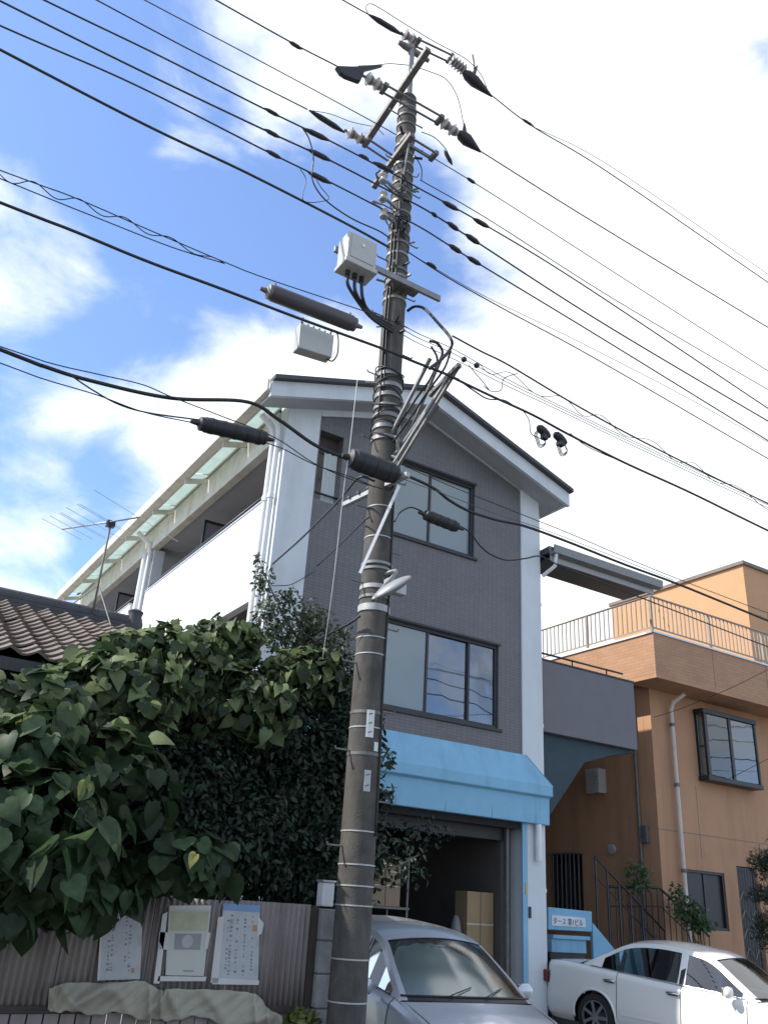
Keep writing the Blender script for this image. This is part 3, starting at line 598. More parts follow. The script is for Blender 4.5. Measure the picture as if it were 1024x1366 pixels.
for r_ in range(nrow):
    for c_ in range(-15, 13):
        x = -.1+c_*tw; y = r_*tl
        p = Vector((x, EY-.06, EZ)) + Vector((0, math.cos(sl_), math.sin(sl_)))*y
        jx, jr = random.uniform(-.006,.006), random.uniform(-.02,.02)
        if c_ >= 1:
            o = bpy.data.objects.new('roof_tile', tm); COL.objects.link(o); o.parent = T; o.location = p-T.location+Vector((jx,0,random.uniform(-.004,.004))); o.rotation_euler = (sl_+random.uniform(-.015,.015), 0, jr)
        else:
            b = len(rest.v); rest.v += [tuple(p + (Rx @ v.co)) for v in tm.vertices]; rest.f += [tuple(i+b for i in f.vertices) for f in tm.polygons]
o = rest.build('roof_tile_field', M_kawara, T, smooth=60, fixn=False); o['kind'] = 'stuff'
# rear slope and ridge
MB().prism([(12.5,5.07),(16.05,3.6),(16.05,3.66),(12.5,5.13)], 0, -4.4, 3.3).build('rear_slope', M_kawara, T)
for z0, hw in ((5.06,.17),(5.13,.14),(5.20,.12)):
    bx('ridge_course', (-4.4, RY-hw, z0), (3.32, RY+hw, z0+.066), M_ridge, T, .01)
for i in range(28):
    MB().prism([(RY+.095*math.cos(a_), 5.262+.085*math.sin(a_)) for a_ in [PI*k/7 for k in range(8)]], 0, -4.35+i*.275+.004, -4.35+(i+1)*.275-.004).build('ridge_tile', M_ridge, T, smooth=40)
vd = MB()
for k in range(14):
    y = EY+.0+k*.252; z = EZ+(RZ-EZ)*(k*.252)/(RY-EY)
    MB().prism([(3.22+.10*math.cos(a_), z+.10*math.sin(a_)) for a_ in [PI*j/6 for j in range(7)]], 1, y, y+.262).build('verge_tile', M_ridge, T, smooth=40)
MB().lathe((3.35,RY-.02,5.05),(3.35,RY-.02,6), [(0,.13),(.18,.14),(.3,.10),(.36,.12),(.40,.05)], 10).build('ridge_end_ornament', M_ridge, T, smooth=40)

# TV antenna on the ridge
M_ant = mat('antenna_metal', (.30,.31,.33), .4, .6, var=.2)
AN = thing('tv_antenna', (2.75, 12.3, 5.2), 'thin TV antenna on a mast above the ridge of the tiled roof', 'antenna')
top = atY(148,698,12.3); base = Vector((top.x+.03, 12.38, 5.15))
MB().tube([base, top+Vector((0,0,.05))], .017, 8).build('mast', M_steel, AN, smooth=True)
b0 = atZ(83,706,top.z); b1 = atZ(187,690,top.z)
bd = (b1-b0); bd.z = 0; L_ = bd.length; bd.normalize(); ed = Vector((-bd.y, bd.x, 0))
MB().tube([b0, b1], .013, 8).build('boom', M_ant, AN, smooth=True)
for s_, hl in ((0,.42),(.13,.46),(.27,.5),(.30,.5),(.44,.62),(.6,.66),(.63,.66),(.985,.95)):
    p = b0+bd*L_*s_; MB().tube([p-ed*hl, p+ed*hl], .0042, 5).build('element', M_ant, AN)
bx('feed_box', top-Vector((.06,.05,.06)), top+Vector((.06,.05,.03)), M_frame, AN)
for dx, dy in ((.6,.35),(-.55,.3),(.1,-.75)):
    MB().tube([base+Vector((0,0,.5)), Vector((base.x+dx, base.y+dy, 5.12-abs(dy)*.3))], .008, 5).build('stay', M_galv, AN)

# ================================================================== UTILITY POLE
PX, PY = 4.31, 7.2
PT = 11.72
def prad(z): return .172 - (.172-.115)*z/12.5
def zp(py, px=None):
    """height on the pole axis seen at picture row py"""
    lo, hi = 0, 14
    for _ in range(40):
        m_ = (lo+hi)/2; v = Vector((PX, PY, m_-EYE)); y_ = 683 - F*v.dot(CU)/v.dot(fw)
        if y_ > py: lo = m_
        else: hi = m_
    return lo
P = thing('utility_pole', (PX, PY, 0), 'tall weathered concrete utility pole carrying many cables in front of the grey building', 'utility pole')
MB().tube([(PX,PY,-.3),(PX,PY,3),(PX,PY,6),(PX,PY,9),(PX,PY,PT)], [prad(0),prad(3),prad(6),prad(9),prad(PT)], 28).build('pole_shaft', M_conc, P, smooth=50)
def band(z, h=.02, m=None, dr=.005):
    MB().tube([(PX,PY,z-h/2),(PX,PY,z+h/2)], [prad(z)+dr]*2, 24).build('band', m or M_band, P, smooth=50)
for y in (1336,1279,1208,1182,1154,1110,973,876,854,721,681): band(zp(y), .012)
for y in (1008,953): band(zp(y), .03, M_steel)
band(zp(815), .07, M_band, .012); band(zp(800), .03, M_galv, .010); band(zp(787), .045, M_band, .008)
band(zp(756), .03, M_galv, .014); band(zp(763), .025, M_galv, .012)
for y in (590,575,560,548,533,520,505): band(zp(y), .05, M_galv, .016)
for y in (405,392,375,366,345,330,318,303,290,275,262,250,238,225,212,200,186,172,160,150): band(zp(y), .035, M_galv if y % 2 else M_steel, .012)
for i in range(26):                       # step bolts
    z = 2.1+i*.42
    if z > 11.9: break
    s_ = 1 if i % 2 else -1; r_ = prad(z)
    MB().tube([(PX+s_*r_*.8,PY,z),(PX+s_*(r_+.15),PY,z),(PX+s_*(r_+.16),PY,z+.025)], .009, 6).build('step_bolt', M_steel, P)
# stand-off bolts and saddles crowding the upper shaft
for i in range(44):
    z = zp(560) + (zp(150)-zp(560))*random.random()
    if 6.6 < z < 7.5 and i % 3: continue
    a_ = random.random()*2*PI; r_ = prad(z); c_, s_ = math.cos(a_), math.sin(a_); l_ = random.uniform(.04,.14)
    MB().tube([(PX+c_*r_*.9,PY+s_*r_*.9,z),(PX+c_*(r_+l_),PY+s_*(r_+l_),z+random.uniform(-.02,.03))], random.uniform(.008,.02), 6).build('clamp_bolt', random.choice([M_steel,M_galv,M_black]), P)
# pole plates
M_pl = mat('pole_plate_white', (.62,.62,.58), .5, var=.1)
def plate(y0, y1, x0, x1, m, name, marks):
    z1, z0 = zp(y0), zp(y1); zc_ = (z0+z1)/2; w = (x1-x0)/F*8.1
    # plate hugging the shaft, facing the street; centred on the ray azimuth
    ce = math.atan2(-PY, -PX); off = ((x0+x1)/2 - (512+F*(Vector((PX,PY,zc_-EYE)).dot(CR))/Vector((PX,PY,zc_-EYE)).dot(fw)))/F*8.1
    r_ = prad(zc_)+.006; th = ce + math.asin(max(-.95, min(.95, off/r_)))
    rows = []
    for z in (z0, z1): rows.append([(PX+r_*math.cos(th+t_), PY+r_*math.sin(th+t_), z) for t_ in np.linspace(-w/2/r_, w/2/r_, 5)])
    o = MB().grid(rows).build(name, m, P, solid=.003)
    for k in range(marks):
        z = z0+(z1-z0)*(k+.5)/marks; a_ = th
        MB().tube([(PX+(r_+.004)*math.cos(a_-.10), PY+(r_+.004)*math.sin(a_-.10), z),(PX+(r_+.004)*math.cos(a_+.10), PY+(r_+.004)*math.sin(a_+.10), z+.012)], .004, 5).build('plate_mark', M_ink, o)
    return o
plate(951, 987, 488, 499, M_pl, 'number_plate', 3)
plate(992, 1004, 498, 505, M_pl, 'small_plate', 0)
plate(1030, 1058, 485, 494, M_band, 'stencil_plate', 2)
# crossarms run across the street line
def arm(a, b, w, m=M_galv, name='crossarm'): return MB().bar(a, b, w, w).build(name, m, P, bevel=.006)
arm((PX-.16,6.50,11.86),(PX-.16,8.06,11.55), .085, M_steel)
arm((PX-.14,6.80,10.60),(PX-.14,7.72,10.46), .075, M_steel)
MB().tube([(PX-.12,6.9,10.55),(PX-.05,7.15,10.0)], .014, 6).build('arm_brace', M_galv, P)
# top fitting
MB().tube([(PX,PY,PT),(PX,PY,PT+.05),(PX,PY,PT+.051),(PX,PY,12.80)], [.10,.09,.052,.046], 14).build('top_post', M_galv, P, smooth=50)
MB().lathe((PX-.22,PY,12.72),(PX+.3,PY,12.72), [(0,.03),(.1,.05),(.4,.05),(.52,.03)], 10).build('top_clamp', M_steel, P, smooth=50)
# lower bracket of the lamp group
BZ = 5.73
arm((PX+.02,6.72,BZ),(PX-.12,7.80,BZ), .055, M_band, 'lower_bracket')
MB().bar(atY(532,648,6.82),atY(480,765,7.02), .028).build('bracket_brace', M_pipe, P)
for i in range(6): MB().box((PX-.02-.02*i-.035,6.80+i*.17,BZ+.03),(PX-.02-.02*i+.035,6.83+i*.17,BZ+.05)).build('bracket_bolt', M_steel, P)
# street side stand-off frame holding the cable bundles
UZ = 6.45
for a, b, w in (((PX+.03,7.1,5.95),(PX+.1,6.1,6.72),.036), ((PX+.1,7.1,6.18),(PX+.12,6.12,6.74),.032), ((PX+.0,7.1,6.35),(PX+.05,6.45,7.05),.036), ((PX+.14,7.08,6.2),(PX+.1,6.3,7.0),.028),
                ((PX-.02,7.05,5.75),(PX+.12,6.05,6.72),.03), ((PX+.08,7.05,6.05),(PX+.18,6.45,6.5),.03)):
    MB().bar(a, b, w).build('standoff_arm', M_galv if w > .03 else M_steel, P, bevel=.004)
arm((PX+.10,5.98,6.73),(PX+.10,6.5,6.62), .05, M_steel, 'standoff_head')
for z in (5.75,5.95,6.2,6.4): MB().tube([(PX+.03,7.14,z-.12),(PX+.06,7.02,z-.05),(PX+.04,7.0,z+.1),(PX,7.1,z+.16)], .022, 6).build('bracket_foot', M_galv, P)
# coiled tie wires round the shaft
for y in (588,574,560,545,530,516,505,500):
    z = zp(y); r_ = prad(z)+.028
    MB().tube([(PX+r_*math.cos(t_), PY+r_*math.sin(t_), z+.05*math.sin(t_*1.5+y)) for t_ in np.linspace(0, 2*PI*1.2, 26)], .008, 5).build('tie_wire', M_black, P, smooth=True)
# vertical riser cables strapped to the shaft
for a_, z0, z1, r_ in ((200,6.6,9.6,.014),(215,6.9,9.2,.010),(-60,2.2,5.9,.011),(235,8.3,10.6,.012)):
    th = R(a_)
    MB().tube(catmull([(PX+(prad(z)+.012)*math.cos(th+.05*math.sin(z*3)), PY+(prad(z)+.012)*math.sin(th+.05*math.sin(z*3)), z) for z in np.linspace(z0, z1, 10)], 3), r_, 6).build('riser_cable', M_black, P, smooth=True)
MB().tube([(PX+.0,PY,0)]+[(PX+.17,PY+.02,.1)], .01, 5)

# steel channel with the cream cabinet
ch = MB().box((3.32,6.93,8.34),(4.80,6.97,8.42)).build('cabinet_channel', M_galv, P, bevel=.005)
MB().box((4.1,6.971,8.34),(4.5,7.08,8.40)).build('channel_clamp', M_steel, P)
CB = thing('pole_cabinet', (3.68, 6.85, 8.2), 'square cream metal cabinet bolted to a steel channel high on the utility pole', 'cabinet')
ca, cb_ = atY(466,306,6.66), atY(501,366,6.66); cx0, cx1, cz0, cz1 = ca.x, cb_.x, cb_.z, ca.z
MB().box((cx0,6.66,cz0+.05),(cx1,6.90,cz1)).build('cabinet_body', M_boxw, CB, bevel=.02)
MB().box((cx0-.015,6.645,cz0),(cx1+.015,6.915,cz0+.055)).build('cabinet_base', M_boxw, CB, bevel=.01)
MB().box((cx0+.04,6.652,cz0+.09),(cx1-.04,6.659,cz1-.04)).build('cabinet_door', M_boxw, CB, bevel=.003)
MB().box(((cx0+cx1)/2-.02,6.645,cz1-.16),((cx0+cx1)/2+.02,6.651,cz1-.12)).build('badge', M_alum, CB)
for i, x in enumerate((cx0+.1,cx0+.19,cx0+.28)):
    MB().tube([(x,6.8,cz0),(x,6.8,cz0-.06)], .03, 8).build('cable_gland', M_black, CB)
for i, x in enumerate((cx0+.1,cx0+.19,cx0+.28)):
    MB().tube(catmull([(x,6.8,cz0-.05),(x+.05,6.82,cz0-.2-.03*i),(3.85,6.95,7.68+.03*i),(PX-.08,7.06,7.70+.04*i)], 8), .020, 8).build('cabinet_cable', M_black, CB, smooth=True)

# street lamp
LM = thing('street_lamp', (4.35, 6.8, 4.85), 'white street lamp on the utility pole with its pale cover tilted up', 'street lamp')
L0, L1 = atY(501,797,6.82), atY(548,769,6.62)
ax = (L1-L0); ln = ax.length; axn = ax.normalized(); sd = Vector((.35,-.85,.1)); sd = (sd-axn*sd.dot(axn)).normalized(); upn = axn.cross(sd)*-1
if upn.z < 0: upn = -upn
def lampgrid(off, flat):
    rows = []
    for i in range(15):
        t_ = i/14; w = .10*math.sin(PI*min(max(t_*.93+.05,0),1))**.55
        rows.append([L0+axn*ln*t_+sd*w*math.cos(a_)+upn*(off+(w*.55*math.sin(a_)*flat)) for a_ in np.linspace(0, PI, 9)])
    return rows
MB().grid(lampgrid(.0, .9)).build('lamp_housing', mat('lamp_housing_grey', (.24,.25,.25), .4), LM, smooth=True, solid=.006)
MB().grid(lampgrid(-.004, -.7)).build('lamp_cover', mat('lamp_cover_opal', (.26,.25,.21), .35, trans=.2), LM, smooth=True, solid=.003)
MB().tube(catmull([(PX+.02,PY-.12,4.72),(PX+.05,PY-.3,4.70), L0-axn*.02, L0+axn*.06], 6), .022, 8).build('lamp_arm', M_galv, LM, smooth=True)
MB().box((4.30,6.93,4.50),(4.52,7.03,4.64)).build('lamp_bracket', M_band, LM, bevel=.008)

# ================================================================== CABLES AND WIRES
def wire(pts, Y, r, label, m=None, L_=26, R_=40, cat='cable', group='cables strung along the street', name='overhead_cable', curve=.012, n=10, Yend=None):
    """points are carried into the plane the cable hangs in; beyond the frame it runs on along its own sag"""
    P3 = [atY(px, py, Y if not hasattr(Y, '__len__') else Y[i]) for i, (px, py) in enumerate(pts)]
    if L_:
        d = P3[0]-P3[1]; s_ = d/abs(d.x); k_ = 0
        ex = [P3[0] + s_*t_ + Vector((0,0,curve*t_*t_*.25)) for t_ in (3, 9, L_)][::-1]; P3 = ex+P3
    if R_:
        d = P3[-1]-P3[-2]; s_ = d/abs(d.x)
        P3 = P3 + [P3[-1] + s_*t_ + Vector((0,0,curve*t_*t_*.25)) for t_ in (3, 9, R_)]
    o = MB().tube(catmull(P3, n), r, 6).build(name, m or M_wire, None, smooth=True, fixn=False)
    return setp(o, label, cat, group)
G_HV = 'high voltage wires at the pole top'
YT = 7.2
# high-voltage, pole top: three phases ending on insulator strings
wire([(457,0),(491,19)], YT, .009, 'topmost wire entering from the upper left to the pole head', R_=0)
wire([(288,0),(393,59),(449,88)], 6.9, .009, 'second highest wire from the upper left, with a black splice before the crossarm', R_=0)
wire([(129,0),(270,75),(410,146)], 7.9, .009, 'wire from the upper left ending at the low end of the top crossarm', R_=0)
wire([(655,127),(709,168),(814,232),(1024,377)], YT, .009, 'highest wire running right from the pole head', L_=0)
wire([(709,168),(814,222),(1024,366)], YT-.15, .005, 'faint thin wire just above the highest wire on the right', L_=0, m=M_wireg)
wire([(641,202),(786,293),(1024,437)], 6.9, .009, 'second highest wire running right, from the middle insulator', L_=0)
wire([(193,0),(350,83),(511,170),(553,196),(626,240),(705,290),(860,390),(1024,495)], 7.62, .007, 'thin wire crossing behind the pole between its two crossarms')
def low(pts, Y, r, lab, **k): return wire(pts, Y, r, lab, **k)
low([(59,0),(210,73),(352,145),(440,188),(528,234),(560,252),(650,302),(780,382),(1024,545)], 7.00, .010, 'black low voltage cable just under the lower crossarm')
low([(0,1),(195,98),(352,173),(442,215),(525,258),(566,279),(628,318),(805,432),(1024,562)], 7.05, .011, 'black low voltage cable with splices, second below the lower crossarm')
low([(0,34),(180,113),(352,200),(442,244),(520,284),(560,303),(632,348),(800,450),(1024,588)], 7.02, .010, 'black low voltage cable with splices, third below the lower crossarm')
low([(560,240),(650,292),(820,400),(1024,520)], 7.35, .007, 'thin wire starting at the pole beneath the lower crossarm and running right', L_=0)
low([(0,66),(195,167),(330,231),(459,297),(519,330)], 7.0, .015, 'thick black cable from the left ending beside the cream cabinet', R_=0)
low([(541,334),(553,342),(600,372),(673,413),(800,482),(1024,612)], 7.0, .008, 'thin cable leaving the pole at the height of the cream cabinet and running right', L_=0)
low([(541,335),(553,342),(640,392),(760,450),(900,522),(1024,590)], 7.1, .0045, 'faint thin wire above the cable leaving at cabinet height', L_=0, m=M_wireg)
low([(0,227),(98,263),(195,305),(298,349),(357,372),(500,420),(545,438)], 6.75, .006, 'upper messenger wire from the left edge that carries the black cylinder', R_=0)
low([(0,238),(146,297),(230,330),(298,351)], 6.75, .006, 'lower of the twin wires at the left edge, ending at the tie before the cylinder', R_=0)
# wavy lashing wire between the twin wires
wp = []
for i in range(40):
    t_ = i/39; x = 300*t_; yu = 228+ (349-228)*t_ - 5*math.sin(PI*t_); wp.append((x, yu+4.5+6.5*math.sin(t_*31)*(1-.5*t_)))
low(wp, 6.74, .0055, 'wavy lashing wire looping between the twin wires at the left', L_=0, R_=0, n=3)
low([(0,270),(98,308),(195,348),(300,387),(405,427),(507,464),(551,482),(592,498),(612,507)], [6.5,6.45,6.4,6.35,6.3,6.25,6.2,6.15,6.1], .015, 'black cable sagging from the left edge to the street side bracket', R_=0)
low([(592,498),(650,526),(709,553),(759,580),(832,617),(920,657),(1024,708)], 6.1, .014, 'black cable running right from the bracket and holding two coiled joints', L_=0)
low([(603,448),(640,468),(678,487),(755,533),(832,576),(922,622),(1024,672)], 6.0, .010, 'black cable running right from the bend at the top of the bracket', L_=0)
for k, (dy, lab) in enumerate(((6,'upper strand of the light wires lashed below the bend cable'),(12,'middle strand of the light wires lashed below the bend cable'),(19,'lower strand of the light wires lashed below the bend cable'))):
    low([(538,428+dy),(560,440+dy),(605,460+dy),(673,500+dy*.7),(750,540+dy*.5),(850,588+dy*.5),(1024,668+dy*.5)], 6.15+.05*k, .0045, lab, L_=0, m=M_wireg)
wp = []
for i in range(60):
    t_ = i/59; x = 640+384*t_; y = 486+(676-486)*t_ - 6*math.sin(PI*t_) + 7*math.sin(t_*40+.5*math.sin(t_*17))*(1-.4*t_); wp.append((x, y))
low(wp, 6.12, .0045, 'wavy lashing wire wound along the cables on the right', L_=0, R_=0, n=3, m=M_wireg)
# thick low bundle
low([(0,466),(60,489),(122,508),(228,531),(329,536),(372,560),(419,593),(462,612)], 6.9, .020, 'thickest black cable, lowest of the bundle from the left, entering the closure on the pole', R_=0)
low([(0,462),(70,485),(130,499),(190,513),(228,529),(290,553),(365,583),(419,618),(470,640),(520,655)], 6.86, .006, 'thin wire running above the thickest cable and dropping under the closure', R_=0)
low([(0,484),(60,506),(130,527),(193,550),(263,565)], 6.82, .006, 'thin wire ending at the black cylinder near the white balcony', R_=0)
low([(95,501),(125,521),(160,540),(200,551),(265,560)], 6.84, .008, 'black branch cable leaving the thick bundle for the small black cylinder', L_=0, R_=0)
low([(353,590),(380,600),(420,620),(470,637),(500,650)], 6.85, .006, 'thin wire from the small black cylinder to the pole', L_=0, R_=0)
low([(528,628),(576,650),(600,668),(628,683),(664,694),(700,702),(760,724),(830,752),(898,777),(960,802),(1024,828)], 6.85, .017, 'thick black cable leaving the closure and passing in front of the third floor window', L_=0)
low([(540,622),(600,648),(650,668),(700,688),(760,712),(830,742),(898,770),(1024,818)], 6.8, .0055, 'thin wire riding above the thick cable on the right', L_=0)
low([(540,640),(600,662),(660,685),(740,712),(898,774)], 6.78, .0045, 'second thin wire riding beside the thick cable on the right', L_=0, R_=0, m=M_wireg)
low([(526,696),(533,684),(546,677),(558,680),(568,686)], 6.9, .009, 'short black jumper from the pole to the small closure before the window', L_=0, R_=0)
low([(608,699),(626,710),(640,728),(655,740),(675,747),(700,745),(720,742),(745,754),(790,772),(828,787),(900,815),(1024,863)], 6.9, .009, 'black cable drooping right from the small closure past the white column', L_=0)
low([(500,642),(479,637),(456,663),(430,690),(400,720),(364,752)], [6.9,7.0,7.6,8.6,9.8,11.2], .013, 'black service cable slanting down from the closure to the balcony corner', L_=0, R_=0)
low([(492,690),(482,698),(455,725),(423,755)], [7.1,7.3,9,11.1], .009, 'shorter black service cable slanting down to the tiled wall', L_=0, R_=0)
low([(480,822),(464,833),(440,845),(420,856)], [7.1,7.3,8.0,8.8], .012, 'short black cable end dropping from the pole into the bush', L_=0, R_=0)
low([(364,752),(358,765),(362,780),(372,781),(390,779),(420,762)], 11.1, .006, 'thin drooping wire at the white corner column', L_=0, R_=0)
low([(484,441),(475,520),(466,599),(459,648),(444,780),(430,880)], [6.75,6.78,6.85,6.9,7.2,7.6], .004, 'thin pale rope hanging straight down left of the pole', L_=0, R_=0, m=M_pipe, cat='rope', name='hanging_rope')
low([(1024,893),(969,920),(908,945),(871,957)], [9,10.5,11.6,12.15], .006, 'thin service wire sloping down to the orange house by its downpipe', L_=12, R_=0)
low([(1024,1012),(995,1027),(975,1037)], [11.0,11.5,11.9], .005, 'short thin wire crossing the bay window corner of the orange house', L_=8, R_=0)
low([(543,415),(553,409),(566,412),(585,432),(600,450),(602,462),(590,478),(572,492)], [7.1,7.0,6.8,6.4,6.1,6.1,6.1,6.15], .018, 'thick black cable arching out from the pole to the bracket head', L_=0, R_=0)
low([(403,170),(412,185),(418,210),(416,236),(424,255),(440,272),(470,292),(505,308),(520,318)], 7.0, .009, 'black jumper cable hanging between the low voltage cables left of the pole', L_=0, R_=0)
low([(400,225),(408,240),(405,268),(438,266),(428,250),(422,240)], 6.98, .005, 'thin looped jumper below the left splices', L_=0, R_=0)
low([(524,590),(548,556),(572,520),(592,492),(601,468)], [7.0,6.7,6.4,6.15,6.1], .012, 'black cable bound along the stand-off arms, inner one', L_=0, R_=0)
low([(530,570),(556,530),(574,505),(583,480),(575,462)], [7.0,6.75,6.5,6.4,6.4], .013, 'black cable bound along the stand-off arms, outer one', L_=0, R_=0)
low([(573,455),(583,458),(590,470),(584,486)], 6.4, .016, 'short bent black cable at the tip of the left stand-off arm', L_=0, R_=0)
low([(612,507),(630,520),(650,532),(672,534),(690,545)], 6.1, .008, 'loose black cable sagging under the bracket head', L_=0, R_=0)
# jumpers at the top
low([(491,19),(488,10),(493,5),(505,10),(540,32),(580,56),(620,78),(640,98),(650,120)], 7.1, .006, 'jumper wire arching over the pole head', L_=0, R_=0)
low([(478,88),(500,87),(520,85),(545,87)], 6.9, .006, 'short jumper from the left dead-end clamp to the pole', L_=0, R_=0)
low([(550,88),(574,96),(595,106),(610,130),(618,165)], 6.95, .006, 'jumper curving down to the right dead-end clamp', L_=0, R_=0)
low([(562,176),(580,184),(595,200),(600,214)], 7.2, .006, 'small jumper beside the pole above the lower crossarm', L_=0, R_=0)
low([(412,147),(440,152),(470,163),(500,170),(512,180)], 7.85, .005, 'thin jumper above the left insulator string', L_=0, R_=0)
low([(556,212),(562,225),(562,240)], 7.1, .007, 'short black lead dropping beside the pole below the crossarm', L_=0, R_=0)

# splices on the wires: things of their own
def spindle(p0, p1, Y, r, label, m=None, name='cable_splice', group='black splices on the cables', cat='splice'):
    r *= .74; a, b = atY(*p0, Y), atY(*p1, Y); l_ = (b-a).length
    o = MB().lathe(a, b, [(0,r*.25),(l_*.12,r*.6),(l_*.3,r),(l_*.7,r),(l_*.88,r*.6),(l_,r*.25)], 10).build(name, m or M_black, None, smooth=True)
    return setp(o, label, cat, group)
for a, b, Y, r, lab in (((385,55),(403,66),6.9,.035,'black splice on the second highest wire at the upper left'),
    ((352,144),(374,156),7.0,.032,'upper of the three black splices in a row at the left'), ((352,172),(374,184),7.05,.035,'middle of the three black splices in a row at the left'), ((354,200),(376,212),7.02,.035,'lower of the three black splices in a row at the left'),
    ((404,171),(440,188),7.0,.045,'long black sleeve nearest above on the cables left of the pole'), ((410,199),(442,215),7.05,.045,'middle long black sleeve on the cables left of the pole'), ((410,229),(442,245),7.02,.045,'lowest long black sleeve on the cables left of the pole'),
    ((497,216),(525,230),7.0,.045,'black sleeve touching the lower crossarm'), ((478,206),(492,213),7.0,.035,'small black bead left of the lower crossarm'),
    ((622,237),(634,245),7.62,.035,'small splice on the thin wire right of the pole'), ((589,268),(612,281),7.0,.045,'first sleeve right of the pole on the upper low voltage cable'), ((630,291),(653,304),7.0,.045,'second sleeve right of the pole on the upper low voltage cable') ,
    ((575,283),(583,290),7.05,.035,'small clamp on the second low voltage cable right of the pole'), ((596,296),(612,308),7.05,.045,'sleeve on the second low voltage cable right of the pole'), ((620,312),(640,326),7.05,.05,'larger sleeve on the second low voltage cable right of the pole'),
    ((598,326),(616,338),7.02,.045,'sleeve on the third low voltage cable right of the pole'), ((622,342),(642,354),7.02,.045,'outer sleeve on the third low voltage cable right of the pole'), ((569,350),(582,358),7.0,.035,'small clamp on the thin cable at cabinet height'),
    ((695,158),(712,169),YT,.03,'long thin splice on the highest wire at the right'), ((592,200),(603,220),7.2,.04,'black drop-shaped cap on the small jumper beside the pole')):
    spindle(a, b, Y, r, lab)

# strain insulators
def insul(p0, p1, Y, label, n=2, yoke=True):
    a, b = atY(*p0, Y), atY(*p1, Y); d = (b-a).normalized(); l_ = (b-a).length
    t = thing('strain_insulator', a.lerp(b, .5), label, 'insulator', 'strain insulators on the crossarms')
    MB().tube([a, b], .018, 6).build('link_rod', M_steel, t)
    for k in range(n):
        s_ = l_*(.12+.8*k/n); w = l_*.8/n
        p = a+d*s_
        MB().lathe(p, b, [(0,.03),(w*.10,.052),(w*.25,.088),(w*.38,.088),(w*.42,.06),(w*.95,.05)], 14).build('insulator_shell', M_porc, t, smooth=35)
        MB().lathe(p+d*w*.45, b, [(0,.052),(w*.15,.066),(w*.3,.06),(w*.5,.035)], 12).build('insulator_cap', M_brown, t, smooth=35)
    return t
insul((534,43),(556,56), YT, 'pink and brown strain insulator at the pole head, left side')
insul((484,101),(512,118), 6.9, 'pair of porcelain insulators left of the top crossarm')
insul((459,173),(489,190), 7.9, 'pair of porcelain insulators at the low end of the top crossarm')
insul((586,160),(612,180), 6.9, 'pair of insulators right of the pole under the top crossarm')
insul((598,77),(622,96), 7.1, 'slim ribbed insulator right of the crossarm tip', n=5)
for a, b, Y in (((556,57),(600,78),YT), ((512,118),(586,160),6.9), ((489,190),(534,220),7.85), ((540,185),(578,208),7.0)):
    p, q = atY(*a, Y), atY(*b, Y); u = Vector((0,.06,0)); t = thing('tension_link', p, 'paired steel tension link %s' % {556:'at the pole head',512:'crossing the pole under the top crossarm',489:'below the end of the top crossarm',540:'right of the pole between the crossarms'}[a[0]], 'steel link')
    MB().bar(p+u, q+u, .022).build('strap', M_steel, t); MB().bar(p-u, q-u, .022).build('strap', M_steel, t)
    MB().box(p-Vector((.03,.08,.03)), p+Vector((.03,.08,.03))).build('yoke', M_steel, t); MB().box(q-Vector((.03,.08,.03)), q+Vector((.03,.08,.03))).build('yoke', M_steel, t)
# dead-end clamp covers
def deadend(poly, Y, label, th=.07):
    vs = [atY(px, py, Y-th/2) for px, py in poly]; ws = [v+Vector((0, th, 0)) for v in vs]; n_ = len(vs)
    o = MB().add(vs+ws, [tuple(range(n_)), tuple(range(2*n_-1, n_-1, -1))]+[(i, (i+1) % n_, (i+1) % n_+n_, i+n_) for i in range(n_)]).build('dead_end_cover', M_black, None, bevel=.012)
    return setp(o, label, 'clamp cover', 'black dead-end clamp covers')
deadend([(449,87),(470,88),(512,86),(488,92),(481,108),(462,101),(455,96)], 6.9, 'black winged clamp cover left of the top crossarm')
def horn(p0, p1, hp, Y, label):
    a, b, h_ = atY(*p0, Y), atY(*p1, Y), atY(*hp, Y); l_ = (b-a).length; o = MB().lathe(a, b, [(0,.03),(l_*.15,.075),(l_*.4,.085),(l_*.7,.05),(l_,.012)], 12)
    o.lathe(a.lerp(b,.3), h_, [(0,.05),((h_-a.lerp(b,.3)).length,.012)], 8); setp(o.build('dead_end_cover', M_black, None, smooth=40), label, 'clamp cover', 'black dead-end clamp covers')
horn((617,95),(656,129),(636,88),7.1,'black clamp cover at the upper right of the pole head')
horn((610,176),(641,203),(619,165),6.9,'black clamp cover on the middle insulator right of the pole')
spindle((491,19),(537,47), YT, .055, 'long black tapered cover on the topmost wire', name='dead_end_cover', group='black dead-end clamp covers', cat='clamp cover')
spindle((412,147),(460,177), 7.9, .055, 'long black tapered cover left of the low crossarm end', name='dead_end_cover', group='black dead-end clamp covers', cat='clamp cover')
MB_ = MB().tube(catmull([atY(632,92,7.1), atY(632,84,7.1), atY(630,73,7.1)], 3), .012, 6).build('arrester_rod', M_black, None); setp(MB_, 'short black rod standing up from the upper right clamp cover', 'rod')
